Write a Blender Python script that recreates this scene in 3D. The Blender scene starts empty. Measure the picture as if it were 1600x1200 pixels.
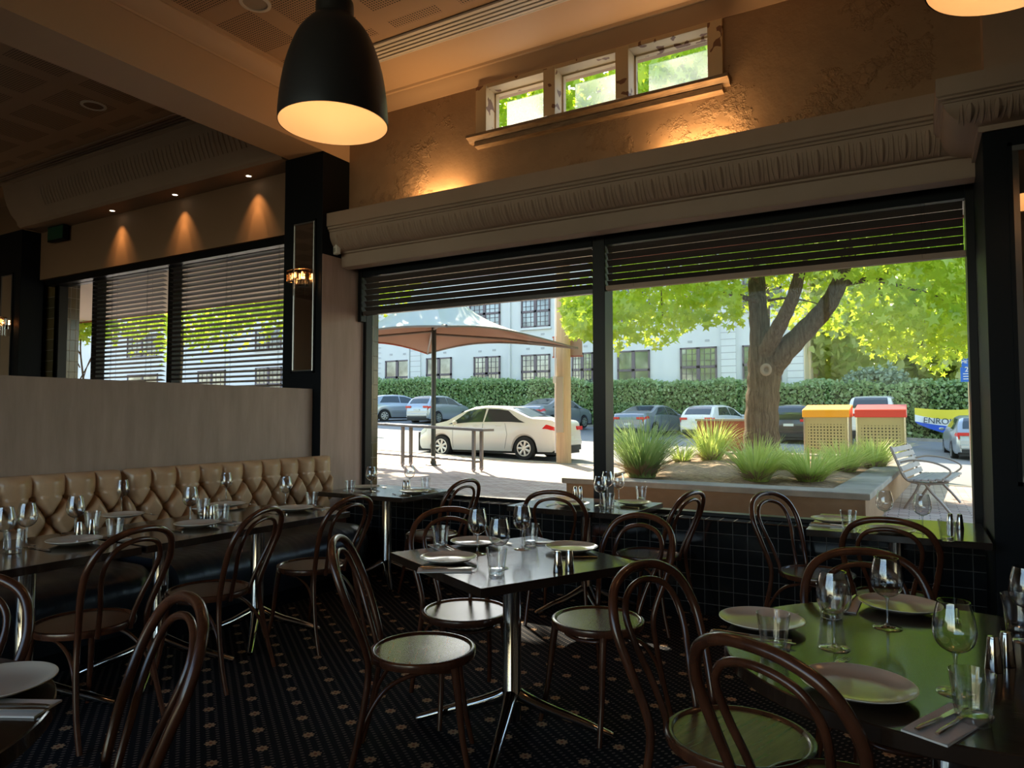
import bpy, math, random
import numpy as np
from math import sin, cos, pi, radians as R

S = bpy.context.scene
COL = S.collection
random.seed(7)
rng = np.random.default_rng(7)

# ------------------------------------------------------------------ camera, sky, sun, exposure
F, H, YAW, PITCH = 1090.0, 1.45, R(30.1), R(2.6)
cam = bpy.data.objects.new('camera', bpy.data.cameras.new('camera'))
COL.objects.link(cam); S.camera = cam
cam.data.sensor_width = 36; cam.data.lens = 36 * F / 1600
cam.data.clip_start = 0.05; cam.data.clip_end = 400
cam.location = (0, 0, H); cam.rotation_euler = (R(90) + PITCH, 0, YAW)

W = bpy.data.worlds.new('World'); S.world = W; W.use_nodes = True
nt = W.node_tree; nt.nodes.clear()
sky = nt.nodes.new('ShaderNodeTexSky'); sky.sky_type = 'NISHITA'; sky.sun_disc = False
sky.sun_elevation = R(31); sky.sun_rotation = R(-44); sky.air_density = 1.3; sky.dust_density = 0.9; sky.ozone_density = 1.0
bg = nt.nodes.new('ShaderNodeBackground'); bg.inputs[1].default_value = 0.27
wo = nt.nodes.new('ShaderNodeOutputWorld')
nt.links.new(sky.outputs[0], bg.inputs[0]); nt.links.new(bg.outputs[0], wo.inputs[0])

SUN_DIR = (-0.69, 0.72)                      # where the sun stands, over the street to the left
sl = bpy.data.lights.new('sun', 'SUN'); sl.energy = 7.5; sl.angle = R(0.6); sl.color = (1.0, 0.86, 0.66)
so = bpy.data.objects.new('sun', sl); COL.objects.link(so)
el = R(31)
from mathutils import Vector, Matrix
sv = Vector((SUN_DIR[0] * cos(el), SUN_DIR[1] * cos(el), sin(el)))
so.rotation_euler = sv.to_track_quat('Z', 'Y').to_euler(); so.location = (-10, 14, 12)

S.view_settings.view_transform = 'Standard'; S.view_settings.look = 'None'
S.view_settings.exposure = 1.2; S.view_settings.gamma = 1.0
S.view_settings.use_curve_mapping = False
S.cycles.max_bounces = 9; S.cycles.diffuse_bounces = 4; S.cycles.glossy_bounces = 4
S.cycles.transmission_bounces = 8; S.cycles.transparent_max_bounces = 24
S.cycles.caustics_reflective = False; S.cycles.caustics_refractive = False
S.cycles.sample_clamp_indirect = 6.0

# ------------------------------------------------------------------ measuring helpers (photo pixel -> point on a known plane)
_f = np.array([-sin(YAW) * cos(PITCH), cos(YAW) * cos(PITCH), sin(PITCH)])
_r = np.array([cos(YAW), sin(YAW), 0.0])
_u = np.array([sin(YAW) * sin(PITCH), -cos(YAW) * sin(PITCH), cos(PITCH)])
_c = np.array([0, 0, H])
def ray(px, py): return _f + _r * (px - 800) / F + _u * (600 - py) / F
def at_z(px, py, z): r = ray(px, py); return _c + r * ((z - H) / r[2])
def at_y(px, py, y): r = ray(px, py); return _c + r * (y / r[1])
def at_x(px, py, x): r = ray(px, py); return _c + r * (x / r[0])
def at_d(px, py, d): return _c + ray(px, py) * d
def screen_x(p):
    d = np.array(p, float) - _c
    return 800 + F * (d @ _r) / (d @ _f)

# ------------------------------------------------------------------ objects
def props(o, label=None, cat=None, group=None, kind=None):
    if label: o['label'] = label
    if cat: o['category'] = cat
    if group: o['group'] = group
    if kind: o['kind'] = kind
    return o

def thing(name, label, cat, loc=(0, 0, 0), rz=0.0, group=None):
    o = bpy.data.objects.new(name, None); COL.objects.link(o)
    o.location = tuple(float(v) for v in loc); o.rotation_euler = (0, 0, rz); o.empty_display_size = 0.1
    return props(o, label, cat, group)

def copy_tree(o, parent=None):
    c = o.copy(); COL.objects.link(c); c.parent = parent
    for ch in list(o.children): copy_tree(ch, c)
    return c

class MB:
    def __init__(s): s.v = []; s.f = []; s.m = []; s.mi = 0
    def add(s, vs, fs):
        b = len(s.v); s.v += [tuple(map(float, p)) for p in vs]
        for f in fs: s.f.append([i + b for i in f]); s.m.append(s.mi)
        return s
    def box(s, x0, y0, z0, x1, y1, z1):
        vs = [(x, y, z) for z in (z0, z1) for y in (y0, y1) for x in (x0, x1)]
        return s.add(vs, [(0, 2, 3, 1), (4, 5, 7, 6), (0, 1, 5, 4), (2, 6, 7, 3), (0, 4, 6, 2), (1, 3, 7, 5)])
    def obox(s, c, size, rz=0, rx=0, ry=0):
        m = Matrix.Rotation(rz, 3, 'Z') @ Matrix.Rotation(ry, 3, 'Y') @ Matrix.Rotation(rx, 3, 'X')
        hx, hy, hz = [a / 2 for a in size]; c = Vector(c)
        vs = [tuple(c + m @ Vector((x, y, z))) for z in (-hz, hz) for y in (-hy, hy) for x in (-hx, hx)]
        return s.add(vs, [(0, 2, 3, 1), (4, 5, 7, 6), (0, 1, 5, 4), (2, 6, 7, 3), (0, 4, 6, 2), (1, 3, 7, 5)])
    def lathe(s, prof, n=24, c=(0, 0, 0), closed=False, cap=True):
        vs, fs = [], []; k = len(prof)
        for i in range(n):
            a = 2 * pi * i / n
            for r, z in prof: vs.append((c[0] + r * cos(a), c[1] + r * sin(a), c[2] + z))
        for i in range(n):
            j = (i + 1) % n
            for q in range(k if closed else k - 1):
                p = (q + 1) % k
                fs.append((i * k + q, j * k + q, j * k + p, i * k + p))
        if not closed and cap:
            if prof[0][0] > 1e-4: fs.append([i * k for i in range(n)][::-1])
            if prof[-1][0] > 1e-4: fs.append([i * k + k - 1 for i in range(n)])
        return s.add(vs, fs)
    def tube(s, pts, rad, n=8, closed=False, flat=1.0):
        P = [Vector(p) for p in pts]; m = len(P)
        rad = rad if isinstance(rad, (list, tuple, np.ndarray)) else [rad] * m
        vs, fs = [], []; nrm = None
        for i in range(m):
            t = (P[(i + 1) % m] - P[i - 1]) if closed else (P[min(i + 1, m - 1)] - P[max(i - 1, 0)])
            t = t.normalized() if t.length > 1e-9 else Vector((0, 0, 1))
            if nrm is None:
                nrm = t.orthogonal().normalized()
                if flat != 1.0: nrm = (Vector((0, 0, 1)) - t * t.z).normalized()
            nrm = (nrm - t * nrm.dot(t)).normalized(); b = t.cross(nrm)
            for k in range(n):
                a = 2 * pi * k / n
                vs.append(tuple(P[i] + (nrm * cos(a) * flat + b * sin(a)) * rad[i]))
        for i in range(m if closed else m - 1):
            j = (i + 1) % m
            for k in range(n):
                l = (k + 1) % n; fs.append((i * n + k, i * n + l, j * n + l, j * n + k))
        if not closed: fs.append(list(range(n))[::-1]); fs.append([(m - 1) * n + k for k in range(n)])
        return s.add(vs, fs)
    def grid(s, fn, nu, nv, closeu=False):
        vs = [fn(i / (nu if closeu else nu - 1), j / (nv - 1)) for i in range(nu) for j in range(nv)]
        fs = []
        for i in range(nu if closeu else nu - 1):
            k = (i + 1) % nu
            for j in range(nv - 1): fs.append((i * nv + j, k * nv + j, k * nv + j + 1, i * nv + j + 1))
        return s.add(vs, fs)
    def extrude(s, prof, axis, a, b):
        """closed profile extruded along 'x' (prof=(y,z)), 'y' (prof=(x,z)) or 'z' (prof=(x,y))"""
        n = len(prof)
        mk = {'x': lambda p, t: (t, p[0], p[1]), 'y': lambda p, t: (p[0], t, p[1]), 'z': lambda p, t: (p[0], p[1], t)}[axis]
        vs = [mk(p, a) for p in prof] + [mk(p, b) for p in prof]
        fs = [(i, (i + 1) % n, n + (i + 1) % n, n + i) for i in range(n)] + [list(range(n))[::-1], [n + i for i in range(n)]]
        return s.add(vs, fs)
    def build(s, name, mat, parent=None, smooth=False, bevel=0, loc=None, fixn=True):
        me = bpy.data.meshes.new(name); me.from_pydata(s.v, [], s.f)
        mats = mat if isinstance(mat, (list, tuple)) else [mat]
        for q in mats: me.materials.append(q)
        if len(mats) > 1: me.polygons.foreach_set('material_index', s.m)
        if fixn:
            import bmesh
            bm = bmesh.new(); bm.from_mesh(me); bmesh.ops.recalc_face_normals(bm, faces=bm.faces); bm.to_mesh(me); bm.free()
        if smooth:
            me.polygons.foreach_set('use_smooth', [True] * len(me.polygons))
            try: me.set_sharp_from_angle(angle=R(smooth if smooth is not True else 40))
            except Exception: pass
        me.update()
        o = bpy.data.objects.new(name, me); COL.objects.link(o); o.parent = parent
        if loc is not None: o.location = loc
        if bevel:
            b = o.modifiers.new('bevel', 'BEVEL'); b.width = bevel; b.segments = 2; b.limit_method = 'ANGLE'
        return o

def struct(o): o['kind'] = 'structure'; return o

def spline(pts, n=8, closed=False):
    P = [np.array(p, float) for p in pts]; m = len(P); out = []
    rngi = range(m if closed else m - 1)
    for i in rngi:
        if closed: a, b, c, d = P[i - 1], P[i], P[(i + 1) % m], P[(i + 2) % m]
        else: a, b, c, d = P[max(i - 1, 0)], P[i], P[i + 1], P[min(i + 2, m - 1)]
        for k in range(n):
            t = k / n
            out.append(tuple(0.5 * ((2 * b) + (c - a) * t + (2 * a - 5 * b + 4 * c - d) * t * t + (3 * b - a - 3 * c + d) * t ** 3)))
    if not closed: out.append(tuple(P[-1]))
    return out

# ------------------------------------------------------------------ materials
def mat(name, col, rough=0.5, metal=0.0, spec=0.5, noise=None, bump=None, coat=0, emis=None):
    """noise=(scale, colour2, stretch) mixes a second colour, bump=(scale, strength, distance, stretch)"""
    m = bpy.data.materials.new(name); m.use_nodes = True
    t = m.node_tree; p = t.nodes['Principled BSDF']
    p.inputs['Base Color'].default_value = (*col, 1); p.inputs['Roughness'].default_value = rough
    p.inputs['Metallic'].default_value = metal; p.inputs['Specular IOR Level'].default_value = spec
    if coat: p.inputs['Coat Weight'].default_value = coat; p.inputs['Coat Roughness'].default_value = 0.08
    def coords(st):
        tc = t.nodes.new('ShaderNodeTexCoord'); mp = t.nodes.new('ShaderNodeMapping')
        mp.inputs['Scale'].default_value = st; t.links.new(tc.outputs['Object'], mp.inputs[0]); return mp
    if noise:
        sc, c2, st = noise[:3]
        n = t.nodes.new('ShaderNodeTexNoise'); n.inputs['Scale'].default_value = sc; n.inputs['Detail'].default_value = 6
        n.inputs['Roughness'].default_value = 0.62
        t.links.new(coords(st).outputs[0], n.inputs['Vector'])
        cr = t.nodes.new('ShaderNodeValToRGB'); lo, hi = noise[3] if len(noise) > 3 else (0.35, 0.65)
        cr.color_ramp.elements[0].position = lo; cr.color_ramp.elements[1].position = hi
        cr.color_ramp.elements[0].color = (*col, 1); cr.color_ramp.elements[1].color = (*c2, 1)
        t.links.new(n.outputs['Fac'], cr.inputs[0]); t.links.new(cr.outputs[0], p.inputs['Base Color'])
    if bump:
        sc, stg, dist, st = bump
        n = t.nodes.new('ShaderNodeTexNoise'); n.inputs['Scale'].default_value = sc; n.inputs['Detail'].default_value = 5
        t.links.new(coords(st).outputs[0], n.inputs['Vector'])
        b = t.nodes.new('ShaderNodeBump'); b.inputs['Strength'].default_value = stg; b.inputs['Distance'].default_value = dist
        t.links.new(n.outputs['Fac'], b.inputs['Height']); t.links.new(b.outputs[0], p.inputs['Normal'])
    if emis:
        p.inputs['Emission Color'].default_value = (*emis[0], 1); p.inputs['Emission Strength'].default_value = emis[1]
    return m

def N(t, kind, **kw):
    n = t.nodes.new(kind)
    for k, v in kw.items():
        if k.startswith('i_'):
            key = k[2:]; n.inputs[int(key) if key.isdigit() else key].default_value = v
        else: setattr(n, k, v)
    return n
def M_(t, op, a, b=None, c=None):
    n = t.nodes.new('ShaderNodeMath'); n.operation = op
    for i, q in enumerate((a, b, c)):
        if q is None: continue
        if isinstance(q, (int, float)): n.inputs[i].default_value = q
        else: t.links.new(q, n.inputs[i])
    return n.outputs[0]
def mixc(t, fac, a, b):
    n = t.nodes.new('ShaderNodeMix'); n.data_type = 'RGBA'
    for s, q in ((0, fac), (6, a), (7, b)):
        if isinstance(q, (int, float)): n.inputs[s].default_value = q
        elif isinstance(q, tuple): n.inputs[s].default_value = (*q, 1)
        else: t.links.new(q, n.inputs[s])
    return n.outputs[2]

def glass_mat(name, tint=(1, 1, 1), base=0.04, gain=1.0, rough=0.0, facing=0.35):
    """thin clear glass: lets light straight through, reflects more at grazing angles"""
    m = bpy.data.materials.new(name); m.use_nodes = True; t = m.node_tree; t.nodes.clear()
    tr = N(t, 'ShaderNodeBsdfTransparent'); tr.inputs[0].default_value = (*tint, 1)
    gl = N(t, 'ShaderNodeBsdfGlossy'); gl.inputs['Roughness'].default_value = rough
    lw = N(t, 'ShaderNodeLayerWeight'); lw.inputs['Blend'].default_value = facing
    f = M_(t, 'MINIMUM', M_(t, 'MULTIPLY_ADD', M_(t, 'POWER', lw.outputs['Facing'], 3.0), gain, base), 0.9) if gain else None
    mx = N(t, 'ShaderNodeMixShader'); o = N(t, 'ShaderNodeOutputMaterial')
    if f is not None: t.links.new(f, mx.inputs[0])
    else: mx.inputs[0].default_value = base
    t.links.new(tr.outputs[0], mx.inputs[1]); t.links.new(gl.outputs[0], mx.inputs[2]); t.links.new(mx.outputs[0], o.inputs[0])
    return m

def leaf_mat(name, c1, c2, trans=0.5, scale=0.6, tc=None):
    m = bpy.data.materials.new(name); m.use_nodes = True; t = m.node_tree; t.nodes.clear()
    g = N(t, 'ShaderNodeNewGeometry'); n = N(t, 'ShaderNodeTexNoise', i_Scale=scale, i_Detail=4.0)
    t.links.new(g.outputs['Position'], n.inputs['Vector'])
    wn = N(t, 'ShaderNodeMapRange'); wn.inputs[1].default_value = 0.35; wn.inputs[2].default_value = 0.65
    rp = M_(t, 'MULTIPLY_ADD', g.outputs['Random Per Island'], 0.5, M_(t, 'MULTIPLY', n.outputs['Fac'], 0.6))
    c = mixc(t, rp, c1, c2)
    d = N(t, 'ShaderNodeBsdfDiffuse'); tl = N(t, 'ShaderNodeBsdfTranslucent'); mx = N(t, 'ShaderNodeMixShader')
    mx.inputs[0].default_value = trans; t.links.new(c, d.inputs[0])
    t.links.new(mixc(t, 0.6, c, tc) if tc else c, tl.inputs[0])
    gl = N(t, 'ShaderNodeBsdfGlossy'); gl.inputs['Roughness'].default_value = 0.45; mx2 = N(t, 'ShaderNodeMixShader'); mx2.inputs[0].default_value = 0.06
    t.links.new(d.outputs[0], mx.inputs[1]); t.links.new(tl.outputs[0], mx.inputs[2])
    t.links.new(mx.outputs[0], mx2.inputs[1]); t.links.new(gl.outputs[0], mx2.inputs[2])
    o = N(t, 'ShaderNodeOutputMaterial'); t.links.new(mx2.outputs[0], o.inputs[0]); return m

K = {}
K['black'] = mat('black_paint', (0.006, 0.008, 0.011), 0.5, spec=0.12)
K['blackgloss'] = mat('black_enamel', (0.007, 0.007, 0.008), 0.35, spec=.2)
K['taupe'] = mat('taupe_paint', (0.40, 0.295, 0.235), 0.6, noise=(1.5, (0.36, 0.265, 0.21), (1, 1, 1)))
K['beam'] = mat('warm_beige_paint', (0.66, 0.47, 0.31), 0.6)
K['panel'] = mat('grained_brown_panel', (0.42, 0.29, 0.235), 0.55, noise=(2.0, (0.33, 0.225, 0.18), (6, 6, .7)), bump=(9, .25, .004, (8, 8, .8)))
K['halfwall'] = mat('grained_taupe_panel', (0.40, 0.30, 0.245), 0.6, noise=(2.0, (0.32, 0.24, 0.195), (5, 5, .8)), bump=(9, .3, .004, (8, 8, .8)))
K['leftwall'] = mat('dark_brown_plaster', (0.26, 0.16, 0.10), 0.7, bump=(6, .2, .005, (1, 1, 1)))
K['wood'] = mat('bentwood', (0.105, 0.036, 0.017), 0.26, noise=(5, (0.05, 0.017, 0.009), (3, 3, 1)), coat=0.3)
K['chrome'] = mat('chrome', (0.62, 0.60, 0.57), 0.10, metal=1.0)
K['steel'] = mat('brushed_steel', (0.62, 0.58, 0.52), 0.22, metal=1.0)
K['plate'] = mat('stoneware_glaze', (0.62, 0.56, 0.47), 0.18, coat=0.5)
K['napkin'] = mat('linen_napkin', (0.74, 0.71, 0.67), 0.85, bump=(220, .2, .001, (1, 1, 1)))
K['white'] = mat('white_plastic', (0.80, 0.76, 0.70), 0.5)
K['glass'] = glass_mat('window_glass', (0.98, 0.99, 0.985), base=0.006, gain=0)
K['crystal'] = glass_mat('drinking_glass', (0.985, 0.988, 0.99), base=0.035, gain=0.95, facing=0.5)
K['thickglass'] = glass_mat('thick_glass', (0.90, 0.92, 0.93), base=0.12, gain=0.9, facing=0.55)
K['mirror'] = mat('mirror', (0.80, 0.78, 0.74), 0.02, metal=1.0)
K['leather'] = mat('tan_leather', (0.60, 0.40, 0.245), 0.26, noise=(3, (0.47, 0.30, 0.18), (1, 1, 1)), bump=(60, .12, .002, (1, 1, 1)))
K['blackleather'] = mat('black_leather', (0.016, 0.020, 0.028), 0.36, bump=(9, .35, .006, (1, 4, 1)))
K['slat'] = mat('venetian_slat', (0.06, 0.05, 0.047), 0.32, spec=0.5)
K['slatdark'] = K['slat']
K['cord'] = mat('blind_cord', (0.03, 0.03, 0.03), 0.8)

def table_mat():
    m = mat('dark_table_veneer', (0.020, 0.012, 0.009), 0.20, noise=(3.0, (0.034, 0.020, 0.013), (1, 14, 1)))
    t = m.node_tree; p = t.nodes['Principled BSDF']
    tc = N(t, 'ShaderNodeTexCoord'); mp = N(t, 'ShaderNodeMapping'); mp.inputs['Scale'].default_value = (1.5, 22, 1)
    n = N(t, 'ShaderNodeTexNoise', i_Scale=6.0, i_Detail=5.0); t.links.new(tc.outputs['Object'], mp.inputs[0]); t.links.new(mp.outputs[0], n.inputs['Vector'])
    r = N(t, 'ShaderNodeMapRange'); r.inputs[3].default_value = 0.07; r.inputs[4].default_value = 0.20
    t.links.new(n.outputs['Fac'], r.inputs[0]); t.links.new(r.outputs[0], p.inputs['Roughness'])
    b = N(t, 'ShaderNodeBump', i_Strength=0.08, i_Distance=0.002); t.links.new(n.outputs['Fac'], b.inputs['Height']); t.links.new(b.outputs[0], p.inputs['Normal'])
    p.inputs['Specular IOR Level'].default_value = 0.9
    return m
K['table'] = table_mat()

def seat_mat():
    m = mat('embossed_ply_seat', (0.17, 0.075, 0.04), 0.25, noise=(4, (0.10, 0.042, 0.023), (1, 10, 1)))
    t = m.node_tree; p = t.nodes['Principled BSDF']; p.inputs['Specular IOR Level'].default_value = 0.8
    tc = N(t, 'ShaderNodeTexCoord'); sx = N(t, 'ShaderNodeSeparateXYZ'); t.links.new(tc.outputs['Object'], sx.inputs[0])
    rr = M_(t, 'SQRT', M_(t, 'ADD', M_(t, 'POWER', sx.outputs[0], 2), M_(t, 'POWER', sx.outputs[1], 2)))
    ang = M_(t, 'ARCTAN2', sx.outputs[1], sx.outputs[0])
    inner = M_(t, 'LESS_THAN', rr, 0.085)
    pat = M_(t, 'MULTIPLY', M_(t, 'SINE', M_(t, 'MULTIPLY', rr, 420)), M_(t, 'SINE', M_(t, 'MULTIPLY', ang, 16)))
    mp = N(t, 'ShaderNodeMapping'); mp.inputs['Scale'].default_value = (1.2, 16, 1); t.links.new(tc.outputs['Object'], mp.inputs[0])
    n = N(t, 'ShaderNodeTexNoise', i_Scale=6.0, i_Detail=4.0); t.links.new(mp.outputs[0], n.inputs['Vector'])
    h = M_(t, 'ADD', M_(t, 'MULTIPLY', M_(t, 'MULTIPLY', pat, inner), 0.45), M_(t, 'MULTIPLY', n.outputs['Fac'], 0.55))
    b = N(t, 'ShaderNodeBump', i_Strength=0.12, i_Distance=0.0006); t.links.new(h, b.inputs['Height']); t.links.new(b.outputs[0], p.inputs['Normal'])
    return m
K['seat'] = seat_mat()

def carpet_mat():
    m = mat('patterned_carpet', (0.01, 0.01, 0.012), 0.95, spec=0.1); t = m.node_tree; p = t.nodes['Principled BSDF']
    g = N(t, 'ShaderNodeNewGeometry'); mp = N(t, 'ShaderNodeMapping'); mp.vector_type = 'POINT'
    mp.inputs['Rotation'].default_value = (0, 0, R(35.3)); t.links.new(g.outputs['Position'], mp.inputs[0])
    sx = N(t, 'ShaderNodeSeparateXYZ'); t.links.new(mp.outputs[0], sx.inputs[0]); X, Y = sx.outputs[0], sx.outputs[1]
    def cell(v, s, off=0.0):
        return M_(t, 'MULTIPLY', M_(t, 'SUBTRACT', M_(t, 'FRACT', M_(t, 'ADD', M_(t, 'DIVIDE', v, s), off)), 0.5), s)
    row = M_(t, 'FLOOR', M_(t, 'DIVIDE', Y, 0.203))
    shift = M_(t, 'MULTIPLY', row, 0.25)
    xs = M_(t, 'ADD', M_(t, 'DIVIDE', X, 0.196), shift)
    cx = M_(t, 'MULTIPLY', M_(t, 'SUBTRACT', M_(t, 'FRACT', xs), 0.5), 0.196); cy = cell(Y, 0.203)
    r = M_(t, 'SQRT', M_(t, 'ADD', M_(t, 'POWER', cx, 2), M_(t, 'POWER', cy, 2)))
    a = M_(t, 'ARCTAN2', cy, cx)
    pet = M_(t, 'MULTIPLY_ADD', M_(t, 'ABSOLUTE', M_(t, 'COSINE', M_(t, 'MULTIPLY', a, 4))), 0.010, 0.018)
    flower = M_(t, 'MULTIPLY', M_(t, 'LESS_THAN', r, pet), M_(t, 'GREATER_THAN', r, 0.007))
    hub = M_(t, 'LESS_THAN', r, 0.0065)
    d1, d2 = cell(X, 0.0245), cell(Y, 0.0406, .25)
    dr = M_(t, 'ADD', M_(t, 'POWER', M_(t, 'DIVIDE', d1, 0.0046), 2), M_(t, 'POWER', M_(t, 'DIVIDE', d2, 0.0088), 2))
    dots = M_(t, 'MULTIPLY', M_(t, 'LESS_THAN', dr, 1.0), M_(t, 'GREATER_THAN', r, 0.034))
    c = mixc(t, dots, (0.011, 0.013, 0.018), (0.16, 0.14, 0.13))
    c = mixc(t, flower, c, (0.46, 0.31, 0.19)); c = mixc(t, hub, c, (0.26, 0.09, 0.05))
    t.links.new(c, p.inputs['Base Color'])
    n = N(t, 'ShaderNodeTexNoise', i_Scale=260.0); t.links.new(g.outputs['Position'], n.inputs['Vector'])
    b = N(t, 'ShaderNodeBump', i_Strength=0.5, i_Distance=0.004); t.links.new(n.outputs['Fac'], b.inputs['Height']); t.links.new(b.outputs[0], p.inputs['Normal'])
    return m
K['carpet'] = carpet_mat()

def grid_mat(name, tile, grout, size, gw, rough=0.1, axes=(0, 2), off=(0, 0), vary=None, stagger=False, bumpd=0.002, size2=None):
    m = mat(name, tile, rough); t = m.node_tree; p = t.nodes['Principled BSDF']
    g = N(t, 'ShaderNodeNewGeometry'); sx = N(t, 'ShaderNodeSeparateXYZ'); t.links.new(g.outputs['Position'], sx.inputs[0])
    s2 = size2 or size
    v = M_(t, 'ADD', M_(t, 'DIVIDE', sx.outputs[axes[1]], s2), off[1]); u = M_(t, 'ADD', M_(t, 'DIVIDE', sx.outputs[axes[0]], size), off[0])
    if stagger: u = M_(t, 'ADD', u, M_(t, 'MULTIPLY', M_(t, 'FLOOR', v), 0.5))
    def ln(q, s): return M_(t, 'LESS_THAN', M_(t, 'MULTIPLY', M_(t, 'SUBTRACT', 0.5, M_(t, 'ABSOLUTE', M_(t, 'SUBTRACT', M_(t, 'FRACT', q), 0.5))), s), gw / 2)
    line = M_(t, 'MAXIMUM', ln(u, size), ln(v, s2))
    col = tile
    if vary:
        cmb = N(t, 'ShaderNodeCombineXYZ'); t.links.new(M_(t, 'FLOOR', u), cmb.inputs[0]); t.links.new(M_(t, 'FLOOR', v), cmb.inputs[1])
        w = N(t, 'ShaderNodeTexWhiteNoise'); t.links.new(cmb.outputs[0], w.inputs['Vector']); col = mixc(t, w.outputs['Value'], tile, vary)
    t.links.new(mixc(t, line, col, grout), p.inputs['Base Color'])
    t.links.new(M_(t, 'MULTIPLY_ADD', line, 0.6, rough), p.inputs['Roughness'])
    b = N(t, 'ShaderNodeBump', i_Strength=0.5, i_Distance=bumpd, invert=True); t.links.new(line, b.inputs['Height']); t.links.new(b.outputs[0], p.inputs['Normal'])
    return m
K['tile'] = grid_mat('black_glazed_tile', (0.010, 0.012, 0.014), (0.10, 0.095, 0.09), 0.103, 0.004, 0.12, off=(.3, .22))
K['greentile'] = grid_mat('dark_green_tile', (0.05, 0.05, 0.035), (0.22, 0.20, 0.17), 0.075, 0.006, 0.15, axes=(1, 2), off=(.3, .2), vary=(0.12, 0.085, 0.04), size2=0.15)
K['brick'] = grid_mat('brick_paving', (0.46, 0.31, 0.25), (0.24, 0.19, 0.17), 0.23, 0.014, 0.8, axes=(0, 1), vary=(0.62, 0.48, 0.40), stagger=True, size2=0.115, bumpd=.004)

def ceiling_mat():
    m = mat('perforated_ceiling', (0.55, 0.38, 0.25), 0.7); t = m.node_tree; p = t.nodes['Principled BSDF']
    g = N(t, 'ShaderNodeNewGeometry'); sx = N(t, 'ShaderNodeSeparateXYZ'); t.links.new(g.outputs['Position'], sx.inputs[0])
    fx = M_(t, 'FRACT', M_(t, 'DIVIDE', M_(t, 'ADD', sx.outputs[0], 4.82 + 64 * .64), 0.64)); fy = M_(t, 'FRACT', M_(t, 'DIVIDE', M_(t, 'ADD', sx.outputs[1], -3.50 + 64 * .64), 0.64))
    pan = M_(t, 'MULTIPLY', M_(t, 'LESS_THAN', fx, 0.73), M_(t, 'LESS_THAN', fy, 0.75))
    lim = M_(t, 'MULTIPLY', M_(t, 'LESS_THAN', sx.outputs[1], 4.25), pan)
    def cc(v): return M_(t, 'SUBTRACT', M_(t, 'FRACT', M_(t, 'DIVIDE', v, 0.0233)), 0.5)
    r = M_(t, 'SQRT', M_(t, 'ADD', M_(t, 'POWER', cc(sx.outputs[0]), 2), M_(t, 'POWER', cc(sx.outputs[1]), 2)))
    dot = M_(t, 'MULTIPLY', M_(t, 'LESS_THAN', r, 0.30), lim)
    t.links.new(mixc(t, dot, (0.55, 0.38, 0.25), (0.06, 0.04, 0.03)), p.inputs['Base Color'])
    return m
K['ceiling'] = ceiling_mat()

def plaster_mat():
    m = mat('peeling_plaster', (0.36, 0.22, 0.12), 0.6); t = m.node_tree; p = t.nodes['Principled BSDF']
    g = N(t, 'ShaderNodeNewGeometry')
    n1 = N(t, 'ShaderNodeTexNoise', i_Scale=1.6, i_Detail=8.0, i_Roughness=0.7); n2 = N(t, 'ShaderNodeTexNoise', i_Scale=9.0, i_Detail=6.0)
    for n in (n1, n2): t.links.new(g.outputs['Position'], n.inputs['Vector'])
    vo = N(t, 'ShaderNodeTexVoronoi', i_Scale=14.0); vo.feature = 'DISTANCE_TO_EDGE'; t.links.new(g.outputs['Position'], vo.inputs['Vector'])
    patch = N(t, 'ShaderNodeMapRange'); patch.inputs[1].default_value = 0.54; patch.inputs[2].default_value = 0.60; t.links.new(n1.outputs['Fac'], patch.inputs[0])
    crk = M_(t, 'MULTIPLY', M_(t, 'LESS_THAN', vo.outputs[0], 0.045), patch.outputs[0])
    c = mixc(t, n2.outputs['Fac'], (0.27, 0.175, 0.105), (0.38, 0.25, 0.15)); c = mixc(t, M_(t, 'MULTIPLY', crk, 0.3), c, (0.10, 0.06, 0.035))
    t.links.new(c, p.inputs['Base Color'])
    h = M_(t, 'ADD', M_(t, 'MULTIPLY', patch.outputs[0], M_(t, 'MULTIPLY', n2.outputs['Fac'], 1.6)), M_(t, 'MULTIPLY', n1.outputs['Fac'], 0.8))
    b = N(t, 'ShaderNodeBump', i_Strength=0.7, i_Distance=0.02); t.links.new(h, b.inputs['Height']); t.links.new(b.outputs[0], p.inputs['Normal'])
    return m
K['plaster'] = plaster_mat()

def peel_mat():
    m = mat('flaking_cream_paint', (0.60, 0.48, 0.31), 0.6); t = m.node_tree; p = t.nodes['Principled BSDF']
    g = N(t, 'ShaderNodeNewGeometry'); n = N(t, 'ShaderNodeTexNoise', i_Scale=7.0, i_Detail=2.0); t.links.new(g.outputs['Position'], n.inputs['Vector'])
    vo = N(t, 'ShaderNodeTexVoronoi', i_Scale=16.0); t.links.new(g.outputs['Position'], vo.inputs['Vector'])
    k = M_(t, 'GREATER_THAN', M_(t, 'ADD', n.outputs['Fac'], M_(t, 'MULTIPLY', vo.outputs['Distance'], .35)), 0.84)
    t.links.new(mixc(t, k, (0.60, 0.48, 0.31), (0.20, 0.10, 0.06)), p.inputs['Base Color']); return m
K['peel'] = peel_mat()

K['sillshade'] = mat('worn_shade_toned_sill', (0.20, 0.13, 0.08), 0.6, noise=(9, (0.34, 0.24, 0.15), (1, 4, 4)))  # darker brown than the frame: the sill's shade is put into its colour
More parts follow.
